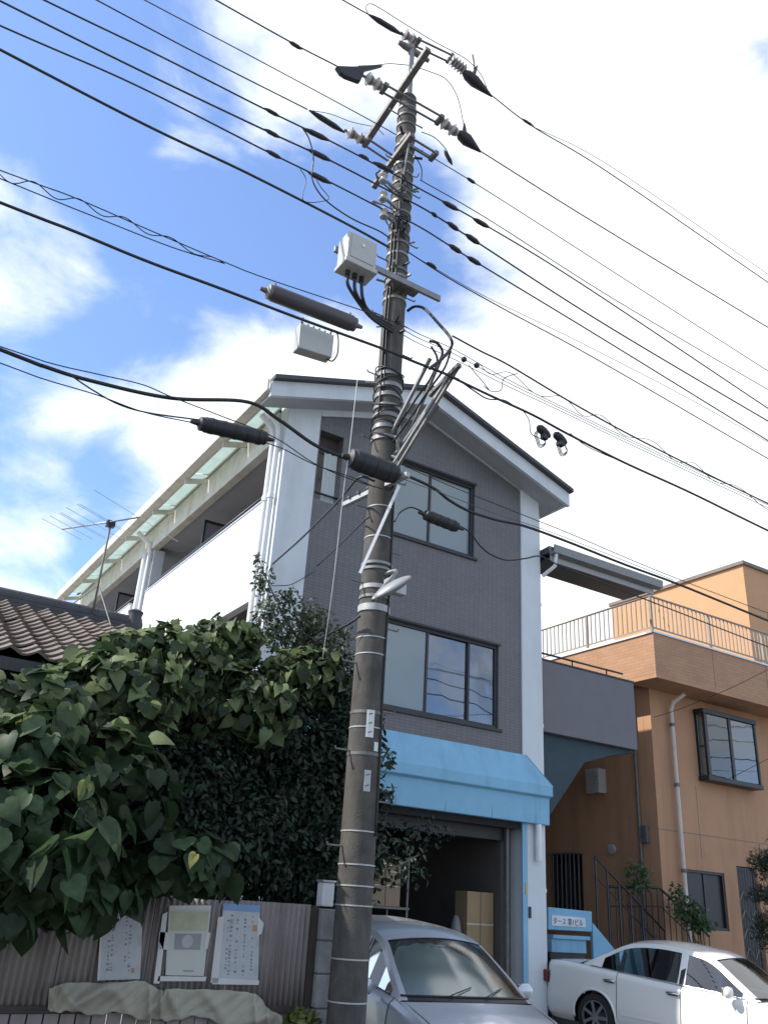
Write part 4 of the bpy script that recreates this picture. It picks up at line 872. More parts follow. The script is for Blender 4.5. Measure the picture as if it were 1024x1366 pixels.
# rack of spool insulators on the left face
for i, (px, py, lab) in enumerate(((511,238,'upper'),(511,262,'middle'),(512,285,'lower'))):
    c_ = atY(px, py, 7.04); t = thing('spool_insulator', c_, '%s spool insulator on the rack at the left of the pole below the crossarms' % lab, 'insulator', 'spool insulators on the pole rack')
    MB().lathe(c_-Vector((0,0,.06)), c_+Vector((0,0,.1)), [(0,.05),(.02,.055),(.05,.03),(.07,.03),(.1,.055),(.12,.05)], 12).build('spool', M_porc, t, smooth=35)
    MB().tube([c_-Vector((0,0,.1)), c_+Vector((0,0,.1))], .01, 6).build('spool_pin', M_steel, t); MB().bar(c_, (PX-.08,7.12,c_.z), .03).build('spool_arm', M_galv, t)
for i in range(16):
    px, py = random.uniform(505,560), random.uniform(225,300); c_ = atY(px, py, random.uniform(6.95,7.1))
    pts = catmull([c_, c_+Vector((random.uniform(-.12,.12),random.uniform(-.1,.1),random.uniform(-.15,.05))), Vector((PX+random.uniform(-.1,.1),7.1,c_.z-random.uniform(0,.3)))], 6)
    MB().tube(pts, random.uniform(.006,.013), 6).build('lead_wire', random.choice([M_black,M_black,M_galv]), P, smooth=True)

# boxes hung on the cables
def lathe_thing(name, p0, p1, Y, r, label, cat, m, ribs=0, capm=None):
    a, b = atY(*p0, Y), atY(*p1, Y); l_ = (b-a).length; d = (b-a).normalized()
    t = thing(name, a.lerp(b, .5), label, cat)
    MB().lathe(a, b, [(0,r*.85),(.02,r),(l_-.02,r),(l_,r*.85)], 20).build('closure_body', m, t, smooth=35)
    for e, s_ in ((a,-1),(b,1)): MB().lathe(e, e+d*s_, [(0,r*.9),(.03,r*.9),(.05,r*.35),(.12,r*.22)], 12).build('end_cap', capm or M_black, t, smooth=35)
    for i in range(ribs):
        p = a+d*(l_*(i+.5)/ribs); MB().lathe(p, p+d, [(0,r*1.04),(.02,r*1.06),(.04,r*1.04)], 20).build('strap', M_black, t, smooth=35)
    return t, a, b
t, a, b = lathe_thing('cable_closure', (361,390), (470,432), 6.75, .088, 'long dark grey cylinder hanging on the messenger wire left of the pole', 'cable closure', mat('closure_grey', (.055,.05,.055), .45), 0, M_steel)
for s_ in (.04,.96):
    p = a.lerp(b, s_); MB().bar(p, p+Vector((0,0,.13)), .02).build('hanger', M_galv, t)
t, a, b = lathe_thing('cable_closure', (271,566), (350,584), 6.83, .075, 'short black ribbed cylinder in front of the white balcony', 'cable closure', M_black, 5)
t, a, b = lathe_thing('cable_closure', (570,688), (606,702), 6.9, .062, 'small black closure in front of the third floor window', 'cable closure', M_black, 4)
t, a, b = lathe_thing('cable_closure', (470,612), (524,632), 6.86, .11, 'big black closure strapped across the pole above the lamp bracket', 'cable closure', M_black, 3)
GB = thing('cable_junction_box', (3.2, 6.35, 6.6), 'pale grey flat box hanging under the cable left of the pole', 'junction box')
a, b, c, d_ = atY(401,430,6.42), atY(446,447,6.42), atY(443,477,6.42), atY(398,463,6.42)
dd = Vector((0,-.13,0)); MB().add([a,b,c,d_]+[v-dd for v in (a,b,c,d_)], [(3,2,1,0),(4,5,6,7),(0,1,5,4),(1,2,6,5),(2,3,7,6),(3,0,4,7)]).build('box_body', M_boxw, GB, bevel=.01)
for k in range(6):
    p = a.lerp(b, (k+.5)/6); MB().tube([p+Vector((0,.03,.0)), p+Vector((0,.03,.03))], .012, 6).build('port_plug', M_black, GB)
MB().bar(a+Vector((.02,.05,0)), a+Vector((.02,.0,.07)), .015).build('hanger', M_galv, GB); MB().bar(b+Vector((-.03,.05,0)), b+Vector((-.03,0,.06)), .015).build('hanger', M_galv, GB)
MB().tube(catmull([c+Vector((-.04,.05,0)), c+Vector((.03,.05,-.0)), c+Vector((.08,.05,.12)), b+Vector((.06,.05,.06)), b+Vector((-.02,.05,.08))], 6), .008, 6).build('box_cable', M_black, GB, smooth=True)
# two coil joints on the right
for (px, py), lab in (((724,575),'left'),((746,584),'right')):
    c_ = atY(px, py, 6.1); t = thing('coiled_joint', c_, '%s of the two black joints with cable coils on the right hand cable' % lab, 'cable joint', 'coiled joints on the right hand cable')
    MB().lathe(c_-Vector((.08,0,-.03)), c_+Vector((.1,0,-.04)), [(0,.02),(.03,.045),(.09,.05),(.15,.04),(.19,.02)], 10).build('joint_body', M_black, t, smooth=40)
    bx('joint_clamp', c_+Vector((-.02,-.03,-.10)), c_+Vector((.05,.03,.0)), M_black, t, .006)
    for q in range(3):
        rr = .075+.012*q; cc = c_+Vector((.045 if lab == 'right' else -.03, .01*q, -.10))
        MB().tube([cc+Vector((rr*.75*math.cos(t_), .012*math.sin(3*t_), rr*math.sin(t_))) for t_ in np.linspace(0, 2*PI, 24)], .005, 5).build('cable_coil', M_black, t, smooth=True)
for i, (pts, lab) in enumerate((([(695,545),(705,560),(708,578),(720,585)],'left drooping tail of the coiled joints'),([(760,578),(780,594),(805,606),(832,617)],'right drooping tail of the coiled joints'),([(625,487),(633,497),(640,505),(652,520)],'small loose tail wire near the bracket'),([(645,515),(655,522),(668,520),(672,505),(690,498)],'thin curled tail wire under the lashed cables'))):
    low(pts, 6.1, .005, lab, L_=0, R_=0)
for (px, py), lab in (((616,481),'left'),((633,489),'right')):
    c_ = atY(px, py, 6.15); setp(MB().lathe(c_, c_+Vector((.05,0,.05)), [(0,.01),(.02,.03),(.05,.03),(.07,.01)], 8).build('small_clamp', M_black, None, smooth=True), '%s of two tiny black clamps on the light wires by the bracket' % lab, 'clamp')

# ================================================================== CARS
def carpaint(name, col, metal, rough=.28):
    m = mat(name, col, rough, metal, var=.02, scale=1.5, coat=.6); return m
M_cglass = glassmat('car_glass', (.015,.018,.018), .04, .015, .03)
M_wscr = glassmat('windscreen_glass', (.78,.86,.84), .20, .12, .06)
M_tyre = mat('tyre_rubber', (.02,.02,.021), .85, var=.1); M_rim = mat('alloy_rim', (.45,.45,.46), .3, .8)
M_seat = mat('seat_fabric', (.09,.09,.095), .9); M_plast = mat('black_trim', (.02,.02,.022), .45)
M_chrome = mat('chrome', (.7,.7,.7), .12, 1); M_red = mat('tail_lamp_red', (.10,.008,.01), .2, coat=.5); M_lamp = mat('headlamp_clear', (.55,.57,.6), .1, .3, coat=.5)
M_dash = mat('dashboard_grey', (.30,.32,.31), .85, var=.15)
def car(label, loc, head, pitch, paint, sp, group):
    t = thing('parked_car', (0,0,0), label, 'car', group)
    Lh = sp['L']/2; w0 = sp['w']/2
    def wx(x): return w0*max(0, 1-abs(x/(Lh+.012))**sp.get('pw', 8))**.36
    ZX, ZZ = zip(*sp['sh'])
    def zsh(x): return float(np.interp(x, ZX, ZZ))
    def sect(x):
        w = wx(x); z = zsh(x); b_ = sp.get('rz', .2)
        return catmull([(0,max(w-.12,.02),b_),(0,max(w-.03,.04),b_+.1),(0,w,.46),(0,max(w-.006,.03),.62),(0,max(w-.03,.02),z-.13),(0,max(w-.05,.02),z-.05),(0,max(w-.10,.015),z)], 4)
    def ysh(x): return max(wx(x)-.10, .015)
    rr = sp['tr']+.055; wheels = (sp['fw'], sp['rw'])
    xs_ = [-Lh*math.cos(PI*i/120) if False else -Lh + 2*Lh*(.5-.5*math.cos(PI*(i/110)))*1.0 for i in range(111)]
    xs_ = sorted(set([round(v,4) for v in np.concatenate([np.linspace(-Lh, -Lh+.25, 12), np.linspace(-Lh+.25, Lh-.25, 112), np.linspace(Lh-.25, Lh, 12)])]))
    for sg in (1, -1):
        rows = []
        for x in xs_:
            r_ = []
            for p in sect(x):
                X_, Z_ = x, p.z
                for wc in wheels:
                    dx, dz = X_-wc, Z_-sp['tr']; d_ = math.hypot(dx, dz)
                    if abs(d_-rr) < .026 and d_ > 0: X_, Z_ = wc+dx*rr/d_, sp['tr']+dz*rr/d_
                r_.append((X_, p.y*sg, Z_))
            rows.append(r_)
        mb = MB().grid(rows); nf = []
        for f in mb.f:
            cx_ = sum(mb.v[i][0] for i in f)/4; cz_ = sum(mb.v[i][2] for i in f)/4
            if any(math.hypot(cx_-wc, cz_-sp['tr']) < rr-.004 for wc in wheels): continue
            nf.append(f)
        mb.f = nf; s_o = mb.build('body_side', paint, t, smooth=60)
        for wc in wheels:
            lip = []
            for a_ in np.linspace(-.12, PI+.12, 40):
                X_, Z_ = wc+rr*math.cos(a_), sp['tr']+rr*math.sin(a_); sc_ = sect(X_); zs2 = [p.z for p in sc_]; lip.append(Vector((X_, float(np.interp(Z_, zs2, [p.y for p in sc_]))*sg, Z_)))
            MB().tube(lip, .021, 8).build('arch_lip', paint, s_o, smooth=True)
        # arch liners
        for wc in wheels:
            an = [PI*k/20 for k in range(-2, 23)]
            MB().grid([[(wc+rr*1.005*math.cos(a_), y_*sg, sp['tr']+rr*1.005*math.sin(a_)) for a_ in an] for y_ in (w0-.03, w0-.30)]).build('wheel_arch_liner', M_plast, s_o, smooth=True)
        for xd in sp['doors']:
            pts = [Vector((xd+.03*math.sin(p.z*3), (p.y+.0012)*sg, p.z)) for p in sect(xd) if p.z > .3]
            MB().tube(pts, .005, 5).build('door_seam', M_plast, s_o)
        for xh, zh in sp['handles']:
            yy = w0-.02
            MB().tube(catmull([(xh-.10,(yy-.01)*sg,zh),(xh-.07,(yy+.028)*sg,zh+.004),(xh+.07,(yy+.028)*sg,zh+.004),(xh+.10,(yy-.01)*sg,zh)], 5), .014, 8).build('door_handle', M_chrome if sp.get('chrome') else paint, s_o, smooth=True)
            MB().box((xh-.08,(yy-.012)*sg,zh-.028),(xh+.08,(yy+.006)*sg,zh+.02)).build('handle_recess', M_plast, s_o, bevel=.006)
        MB().box((sp['rw']+rr+.1,(w0-.01)*sg,.42),(sp['fw']-rr-.1,(w0+.008)*sg,.45)).build('side_moulding', paint if sp.get('chrome') else M_plast, s_o, bevel=.004)
    # greenhouse rail
    rail_ = catmull([Vector(v[:3]) for v in sp['rail']], 8); aux = catmull([Vector((v[3], v[4], 0)) for v in sp['rail']], 8)
    def top(k, w): 
        x, z, y = rail_[k]; c_, b_ = aux[k].x, aux[k].y
        return (x+b_*(1-w*w), y*w, z+c_*(1-w*w))
    n_ = len(rail_); W_ = [-1, -.965, -.93]+list(np.linspace(-.93, .93, 15))[1:-1]+[.93, .965, 1]
    kw, kr = sp['wsk'], sp['rgk']          # windscreen ends / rear glass begins (sample index)
    def piece(k0, k1, w0_, w1_, name, m, off=0):
        ws = [w for w in W_ if w0_-1e-6 <= w <= w1_+1e-6]
        rows = [[(lambda p: (p[0], p[1], p[2]+off))(top(k, w)) for w in ws] for k in range(k0, k1+1)]
        return MB().grid(rows).build(name, m, t, smooth=True)
    k0w = 1
    piece(k0w, kw, -.93, .93, 'windscreen', M_wscr); piece(kr, n_-2, -.93, .93, 'rear_window', M_cglass)
    piece(kw, kr, -1, 1, 'roof', paint)
    for a, b in ((-1,-.93),(.93,1)): piece(0, kw, a, b, 'windscreen_pillar', paint); piece(kr, n_-1, a, b, 'rear_pillar', paint)
    piece(0, k0w, -.93, .93, 'cowl', M_plast); piece(n_-2, n_-1, -.93, .93, 'rear_cowl', paint)
    # black edge of the windscreen
    MB().tube([Vector(top(k0w, w))+Vector((.003,0,.004)) for w in W_], .010, 6).tube([Vector(top(kw, w))+Vector((.0,0,.003)) for w in W_ if abs(w) <= .93], .007, 6).build('windscreen_seal', M_plast, t, smooth=True)
    # side windows
    for sg in (1, -1):
        cols = []
        for k in range(n_):
            x, z, y = rail_[k]; zb = zsh(x)+.004; yb = ysh(x)-.004
            cols.append((x, Vector((x, yb*sg, zb)), Vector((x, y*sg, z)), z-zb))
        fb = MB(); gl = {}
        for k in range(n_-1):
            c0, c1 = cols[k], cols[k+1]; xm = (c0[0]+c1[0])/2
            if min(c0[3], c1[3]) < .012: continue
            def T_(c): return max(.05, 1-.062/max(c[3], .07))
            gi = next((i for i, (a, b) in enumerate(sp['win']) if a <= xm <= b), None)
            if gi is None or min(c0[3], c1[3]) < .10:
                fb.add([c0[1], c1[1], c1[2], c0[2]], [(0,1,2,3)])
            else:
                a, b = T_(c0), T_(c1); p0, p1 = c0[1].lerp(c0[2], a), c1[1].lerp(c1[2], b)
                q0, q1 = c0[1].lerp(c0[2], .04), c1[1].lerp(c1[2], .04)
                fb.add([c0[1], c1[1], q1, q0], [(0,1,2,3)]).add([p0, p1, c1[2], c0[2]], [(0,1,2,3)])
                inn = Vector((0, -.006*sg, 0)); gl.setdefault(gi, MB()).add([q0+inn, q1+inn, p1+inn, p0+inn], [(0,1,2,3)])
        fo = fb.build('window_frame', paint, t, smooth=30)
        for gi, g_ in gl.items(): g_.build('side_window', M_cglass, t, smooth=True)
        for xb in sp['pillars']:
            kk = min(range(n_), key=lambda k: abs(cols[k][0]-xb)); c = cols[kk]
            MB().bar(c[1]+Vector((0,.002*sg,0)), c[2]+Vector((0,.002*sg,-.03)), .07, .008, up=(0,sg,0)).build('door_pillar', M_plast, t)
        # dark rubber line round the glass
        MB().tube([c[1]+Vector((0,.004*sg,.012)) for c in cols if c[3] > .1], .007, 5).build('belt_trim', M_chrome if sp.get('chrome') else M_plast, t, smooth=True)
    # bonnet and boot
    def deck(kk, xe, name, crown, m=paint):
        rows = []
        for i in range(26):
            s_ = i/25; r_ = []
            for w in np.linspace(-1, 1, 21):
                bx_ = top(kk, w); xc = bx_[0]; x = xc + (xe-xc)*s_
                r_.append((x, ysh(x)*w*(1-0.0*s_), zsh(x)+ (crown*(1-w*w)*(1-s_**3) + (bx_[2]-zsh(xc))*(1-s_)**6*.3) ))
            rows.append(r_)
        return MB().grid(rows).build(name, m, t, smooth=True)
    bn = deck(0, Lh, 'bonnet', .055); bt = deck(n_-1, -Lh, 'boot_lid', .03)
    for sg in (1,-1):
        MB().tube([(x, ysh(x)*.93*sg, zsh(x)+.055*(1-.93**2)+.002) for x in np.linspace(sp['rail'][0][0]+.05, Lh-.12, 14)], .004, 5).build('bonnet_seam', M_plast, bn)
        # fill strip between the bonnet edge and cabin corner
        xs2 = [x for x in xs_ if sp['rail'][-1][0]-.02 < x < sp['rail'][0][0]+.02]
        MB().grid([[(x, (ysh(x)+.002)*sg, zsh(x)-.001),(x, (ysh(x)-.03)*sg, zsh(x)+.006)] for x in xs2]).build('shoulder_strip', paint, t, smooth=True)
        # lamps
        MB().lathe((Lh-.16,.60*sg*w0/.89,.66),(Lh+.02,.57*sg*w0/.89,.64), [(0,.05),(.05,.10),(.14,.085),(.165,.03)], 14).build('headlamp', M_lamp, t, smooth=True)
        MB().box((-Lh+.05,(w0-.30)*sg,.68),(-Lh+.22,(w0-.075)*sg,.86)).build('tail_lamp', M_red, t, bevel=.03)
        # mirror
        mx_ = sp['mirror']
        mr = MB().lathe((mx_[0]-.06,(w0-.06)*sg,mx_[1]),(mx_[0]-.06,(w0+.2)*sg,mx_[1]), [(0,.015),(.05,.03),(.08,.07),(.16,.078),(.20,.06),(.215,.02)], 14)
        mr.v = [(mx_[0]-.06+(v[0]-mx_[0]+.06)*.75, v[1], v[2]) for v in mr.v]
        mo = mr.build('door_mirror', paint, t, smooth=True)
        MB().box((mx_[0]-.135,(w0+.03)*sg,mx_[1]-.055),(mx_[0]-.125,(w0+.13)*sg,mx_[1]+.055)).build('mirror_glass', M_chrome, mo, bevel=.003)
        for wc in wheels:
            TP = [(0,sp['tr']-.06),(.02,sp['tr']),(.165,sp['tr']),(.185,sp['tr']-.03),(.192,sp['tr']-.085),(.193,sp['tr']-.098)]
            ty = MB().tube([(wc,(w0-.215+t_)*sg,sp['tr']) for t_, _ in TP], [r__ for _, r__ in TP], 28, cap=False).build('wheel', M_tyre, t, smooth=40)
            rb = MB().tube([(wc,(w0-.06+t_)*sg,sp['tr']) for t_ in (0,.036,.038)], [sp['tr']-.112,sp['tr']-.096,sp['tr']-.112], 28, cap=False)
            for q in range(7):
                a_ = 2*PI*q/7; d_ = Vector((math.cos(a_), 0, math.sin(a_))); ctr = Vector((wc,(w0-.032)*sg,sp['tr']))
                rb.bar(ctr+d_*.03, ctr+d_*(sp['tr']-.11), .045, .02, up=(0,1,0))
            rb.lathe((wc,(w0-.05)*sg,sp['tr']),(wc,w0*sg,sp['tr']), [(0,.06),(.03,.055),(.035,.02)], 14).build('rim', M_rim, ty, smooth=40)
            MB().lathe((wc,(w0-.19)*sg,sp['tr']),(wc,w0*sg,sp['tr']), [(0,.14),(.01,.14)], 20).build('brake_disc', M_steel, ty)
    bx('front_grille', (Lh-.06,-.33,.44), (Lh+.005,.33,.60), M_plast, t, .015)
    bx('lower_intake', (Lh-.05,-.42,.25), (Lh+.0,.42,.36), M_plast, t, .015)
    bx('number_plate', (Lh+.006,-.165,.36), (Lh+.014,.165,.43), M_plate, t, .002)
    bx('rear_number_plate', (-Lh-.014,-.165,.60), (-Lh+.01,.165,.76), M_plate, t, .002)
    bx('underbody', (-Lh+.12,-w0+.22,.18), (Lh-.12,w0-.22,.40), M_plast, t)
    # cabin
    x0_, x1_ = sp['rail'][-1][0], sp['rail'][0][0]
    bx('cabin_floor', (x0_+.1,-w0+.16,.40), (x1_-.1,w0-.16,.43), M_plast, t)
    MB().prism([(x1_-.42,.60),(x1_+.04,.60),(x1_+.10,sp['dz']-.03),(x1_-.2,sp['dz']),(x1_-.40,sp['dz']-.03)], 1, -w0+.17, w0-.17).build('dashboard', M_dash, t, bevel=.02)
    bx('rear_shelf', (x0_+.02,-w0+.2,zsh(x0_)-.08), (x0_+.5,w0-.2,zsh(x0_)-.04), M_dash, t)
    for sg in (1,-1):
        xs0 = sp['seat']
        st = MB().prism([(xs0-.25,.85),(xs0-.13,.85),(xs0+.02,.45),(xs0+.45,.45),(xs0+.46,.58),(xs0+.12,.60),(xs0-.06,1.16),(xs0-.17,1.18)], 1, sg*.36-.23, sg*.36+.23).build('seat', M_seat, t, bevel=.04)
        bx('headrest', (xs0-.22,sg*.36-.12,1.18), (xs0-.10,sg*.36+.12,1.34), M_seat, st, .03)
    bx('rear_bench', (xs0-1.15,-.6,.5), (xs0-.95,.6,1.10), M_seat, t, .04)
    sw_c = Vector((x1_-.55, -.36, sp['dz']-.06)); axs = Vector((-1,0,.45)).normalized(); e1 = Vector((0,1,0)); e2 = axs.cross(e1)
    MB().tube([sw_c+(e1*math.cos(a_)+e2*math.sin(a_))*.18 for a_ in np.linspace(0, 2*PI, 25)], .014, 8).build('steering_wheel', M_plast, t, smooth=True)
    if sp.get('shade'):
        ws = np.linspace(-.9, .9, 40); base_k = 2
        TW, TV = zip(*sp['shade']); rows = []
        for v in np.linspace(0, 1, 9):
            r_ = []
            for w in ws:
                kf = base_k + (kw-base_k)*float(np.interp(w, TW, TV))*v; k_ = int(kf); fr_ = kf-k_
                a_, b_ = Vector(top(k_, w)), Vector(top(min(k_+1, n_-1), w)); p = a_.lerp(b_, fr_); r_.append((p.x-.05-.008*math.sin(w*22)*1.2, p.y, p.z-.035-.006*math.cos(w*22)))
            rows.append(r_)
        MB().grid(rows).build('sunshade', mat('silver_sunshade', (.36,.43,.42), .6, var=.12, scale=2.5), t, smooth=True)
    rv = Vector(top(kw, 0)); bx('rear_view_mirror', rv+Vector((.02,-.11,-.14)), rv+Vector((.05,.11,-.07)), M_plast, t, .01)
    for yy in (-.42,.12):
        a = Vector(top(k0w, yy))+Vector((.04,0,.015)); k2 = 3; b = Vector(top(k2, yy+.42))+Vector((0,0,.012)); MB().tube([a, b], .006, 5).build('wiper', M_plast, t)
    t.rotation_mode = 'QUATERNION'
    fx = Vector((math.cos(head)*math.cos(pitch), math.sin(head)*math.cos(pitch), math.sin(pitch))); ly = Vector((-math.sin(head), math.cos(head), 0)); uz = fx.cross(ly)
    t.rotation_quaternion = Matrix(((fx.x, ly.x, uz.x),(fx.y, ly.y, uz.y),(fx.z, ly.z, uz.z))).to_quaternion(); t.location = loc
    return t
white = dict(L=5.08, w=1.78, pw=15, tr=.325, fw=1.43, rw=-1.42, chrome=1,
    sh=[(-2.54,.95),(-2.46,1.0),(-2.0,1.03),(-1.5,1.01),(-.5,.965),(.6,.93),(1.1,.90),(1.9,.80),(2.25,.72),(2.42,.60)],
    rail=[(1.12,.915,.76,.015,.20),(.78,1.13,.68,.03,.16),(.40,1.36,.595,.055,.10),(.05,1.43,.575,.06,.03),(-.45,1.455,.57,.06,0),(-.95,1.40,.575,.05,-.06),(-1.35,1.22,.63,.035,-.12),(-1.75,1.03,.69,.012,-.15)],
    wsk=15, rgk=41, win=[(-1.36,-.04),(.04,.92)], pillars=[0,-.98], doors=[-1.05,-.0,.98], handles=[(-1.16,.86),(-.10,.84)], mirror=(.86,.985), dz=.90, seat=-.12)
silver = dict(L=4.2, w=1.68, tr=.30, fw=1.30, rw=-1.25, pw=9,
    sh=[(-2.1,.90),(-2.0,1.0),(-1.6,1.03),(-.5,.99),(.5,.96),(.98,.94),(1.5,.86),(1.9,.76),(2.1,.62)],
    rail=[(1.08,.945,.71,.03,.22),(.65,1.17,.65,.04,.17),(.22,1.375,.575,.065,.10),(-.15,1.44,.56,.07,.03),(-.7,1.455,.56,.06,0),(-1.3,1.43,.56,.05,-.03),(-1.75,1.24,.61,.03,-.06),(-1.98,1.02,.66,.01,-.08)],
    wsk=15, rgk=43, win=[(-1.75,-.92),(-.86,-.02),(.06,.86)], pillars=[.02,-.89], doors=[-.9,.02,.96], handles=[(-.76,.87),(.14,.85)], mirror=(.70,.99), shade=[(-.9,.70),(-.75,.90),(-.3,.97),(-.12,.97),(-.1,.88),(-.05,.96),(.1,.93),(.25,.85),(.4,.72),(.52,.5),(.56,.42),(.58,.86),(.7,.84),(.8,.7),(.9,.3)], dz=.92, seat=-.1)
car('white four-door saloon parked nose to the right beside the blue name board', (11.31,9.174,.031), R(-77.95), R(-2.88), carpaint('pearl_white_paint', (.74,.73,.68), 0, .22), white, 'cars parked in front of the buildings').scale = (.92,)*3
for x0_, x1_, y0_, y1_, zz_, s_ in ((10.25,13.6,6.5,11.12,lambda y: .031+.0503*(y-9.174),0), (4.95,7.5,6.5,11.12,lambda y: -.033+.0647*(y-8.72),0)):
    struct(MB().add([(x0_,y0_,zz_(y0_)),(x1_,y0_,zz_(y0_)),(x1_,y1_,zz_(y1_)),(x0_,y1_,zz_(y1_)),(x0_,y0_,-.35),(x1_,y0_,-.35),(x1_,y1_,-.35),(x0_,y1_,-.35)], [(0,1,2,3),(7,6,5,4),(0,4,5,1),(3,7,4,0),(2,6,7,3),(1,5,6,2)]).build('parking_slab', M_slab))
car('silver grey car parked nose out in front of the open garage', (6.09,8.72,-.033), R(-99.1), R(-3.7), carpaint('silver_grey_paint', (.52,.54,.58), .4, .3), silver, 'cars parked in front of the buildings')

# ================================================================== FENCE, POSTERS, TARPAULIN
FY = 7.6
def fp(px, py, dy=0): return atY(px, py, FY-dy)
FN = thing('corrugated_fence', (2.6, FY, -.2), 'weathered corrugated sheet fence under the trees, rusty brown at its left end', 'fence')
M_sheet = mat('corrugated_sheet_brown_grey', (.225,.195,.178), .8, var=.16, scale=3, stain=((.10,.075,.065), 7, .7, .12))
M_rust = mat('corrugated_sheet_rusty', (.18,.12,.095), .85, var=.3, scale=4, stain=((.30,.15,.10), 9, .8, .08))
def zt(x): return 1.595 if x > 1.6 else 1.595-.015*(1.6-x)
xe = [-4.2,-3.2,-2.2,-1.2,-.3,.60,1.25,1.95,2.65,3.35,4.11]
for i in range(10):
    x0, x1 = xe[i]+.003, xe[i+1]-.003; rows = []
    nx = int((x1-x0)/.008)
    jz = random.uniform(-.012,.012)
    for z in (.80, 1.2, zt((x0+x1)/2)+jz): rows.append([(x0+(x1-x0)*j/nx, FY+.012*math.sin(2*PI*(x0+(x1-x0)*j/nx)/.052)+.004*math.sin(j*.11+z*2)+.01*(i%2), z) for j in range(nx+1)])
    MB().grid(rows).build('corrugated_sheet', M_rust if i in (3,4,5) else M_sheet, FN, smooth=True, solid=.0015)
bx('bottom_rail', (-4.2,FY-.02,.75), (4.06,FY+.05,.80), M_wood, FN); bx('back_rail', (-4.2,FY+.04,1.45), (4.06,FY+.08,1.5), M_wood, FN)
for i in range(69):
    x = -4.2+i*.12; bx('fence_board', (x+.006,FY-.0+random.uniform(-.006,.004),-.15), (x+.112,FY+.02,.745), M_sheet, FN)
bx('lower_rail', (-4.2,FY+.022,.2), (4.06,FY+.06,.28), M_wood, FN)
bx('fence_post', (4.10,FY-.04,-.25), (4.16,FY-.0,1.60), M_wood, FN, .005)
BW = thing('block_pillar', (4.22, 7.62, -.25), 'pillar of grey concrete blocks at the end of the fence beside the utility pole', 'pillar')
for i in range(8):
    z = -.27+i*.265
    if z > 1.55: break
    bx('concrete_block', (4.17,7.50+.004*(i%2),z+.006), (4.43,7.85,min(z+.259,1.595)), M_block, BW, .008)
    bx('mortar_joint', (4.18,7.51,z-.0059), (4.42,7.84,z+.0059), mat('mortar', (.16,.155,.15), .95), BW)
t = thing('white_bracket', (4.2,7.6,1.6), 'small white box standing on top of the block pillar behind the utility pole', 'box')
bx('bracket_box', (4.20,7.58,1.598), (4.32,7.7,1.80), M_pipe, t, .01); bx('bracket_lid', (4.19,7.57,1.802), (4.33,7.71,1.82), M_alum, t, .004)
M_paper = mat('weathered_paper', (.42,.43,.43), .8, var=.08, scale=6, stain=((.25,.26,.26), 9, .5, 1)); M_tapew = mat('white_tape', (.52,.50,.48), .5, var=.08)
M_pblue = mat('print_blue', (.18,.27,.45), .7, var=.1); M_pgrey = mat('print_grey', (.17,.18,.19), .7, var=.2); M_por = mat('print_orange', (.45,.22,.10), .7)
M_cream2 = mat('yellowed_print', (.40,.40,.27), .75, var=.15, scale=8); M_board = mat('cream_board', (.47,.47,.42), .6, var=.05)
def quad(p, name, m, parent, dy, th=.004):
    a = [fp(x, y, dy) for x, y in p]; b = [v+Vector((0,th,0)) for v in a]
    return MB().add(a+b, [(0,1,2,3),(7,6,5,4),(0,4,5,1),(1,5,6,2),(2,6,7,3),(3,7,4,0)]).build(name, m, parent)
def qx(Q, u, v):  # bilinear in the poster quad (tl, tr, br, bl)
    tl, tr, br, bl = Q; a = (tl[0]+(tr[0]-tl[0])*u, tl[1]+(tr[1]-tl[1])*u); b = (bl[0]+(br[0]-bl[0])*u, bl[1]+(br[1]-bl[1])*u)
    return (a[0]+(b[0]-a[0])*v, a[1]+(b[1]-a[1])*v)
def sub(Q, u0, u1, v0, v1): return [qx(Q,u0,v0), qx(Q,u1,v0), qx(Q,u1,v1), qx(Q,u0,v1)]
def marks(Q, parent, seedn, cols, v0=.12, v1=.9):
    rg = random.Random(seedn)
    for c in cols:
        v = v0
        while v < v1:
            h_ = rg.uniform(.012,.03); w_ = rg.uniform(.02,.07)
            if rg.random() < .75: quad(sub(Q, c-w_/2, c+w_/2, v, v+h_), 'print_mark', M_pgrey, parent, .0225+.0005, .0008)
            v += h_+rg.uniform(.01,.05)
Q1_ = [(137,1203),(192,1200),(187,1306),(130,1308)]
t = thing('poster', fp(160,1255), 'leftmost of the three fence posters, its top covered by leaves', 'poster', 'posters taped on the fence'); quad(Q1_, 'paper_sheet', M_paper, t, .022)
marks(Q1_, t, 3, (.22,.3,.62,.72)); quad(sub(Q1_,.78,.86,.86,.92), 'print_spot', M_por, t, .0232, .0008); quad(sub(Q1_,.0,.05,0,1), 'tape_strip', M_tapew, t, .0236, .001)
Q3_ = [(298,1205),(347,1208),(344,1310),(290,1306)]
t = thing('poster', fp(320,1258), 'rightmost of the three fence posters, white with a blue band along its top', 'poster', 'posters taped on the fence'); quad(Q3_, 'paper_sheet', M_paper, t, .022)
quad(sub(Q3_,0,1,0,.09), 'blue_header', M_pblue, t, .0232, .0008); marks(Q3_, t, 5, (.18,.26,.42,.62,.82), .14, .92); quad(sub(Q3_,.82,.93,.26,.34), 'print_spot', M_por, t, .0234, .0008)
for q in ([(291,1224),(299,1222),(291,1312),(281,1311)], [(344,1222),(352,1232),(349,1245),(343,1250)], [(283,1304),(346,1308),(345,1314),(283,1313)]): quad(q, 'tape_strip', M_tapew, t, .026, .001)
t = thing('poster', fp(250,1255), 'middle poster on the fence, cream board with a picture of a round fan', 'poster', 'posters taped on the fence')
Q2_ = [(226,1208),(282,1208),(272,1302),(221,1301)]
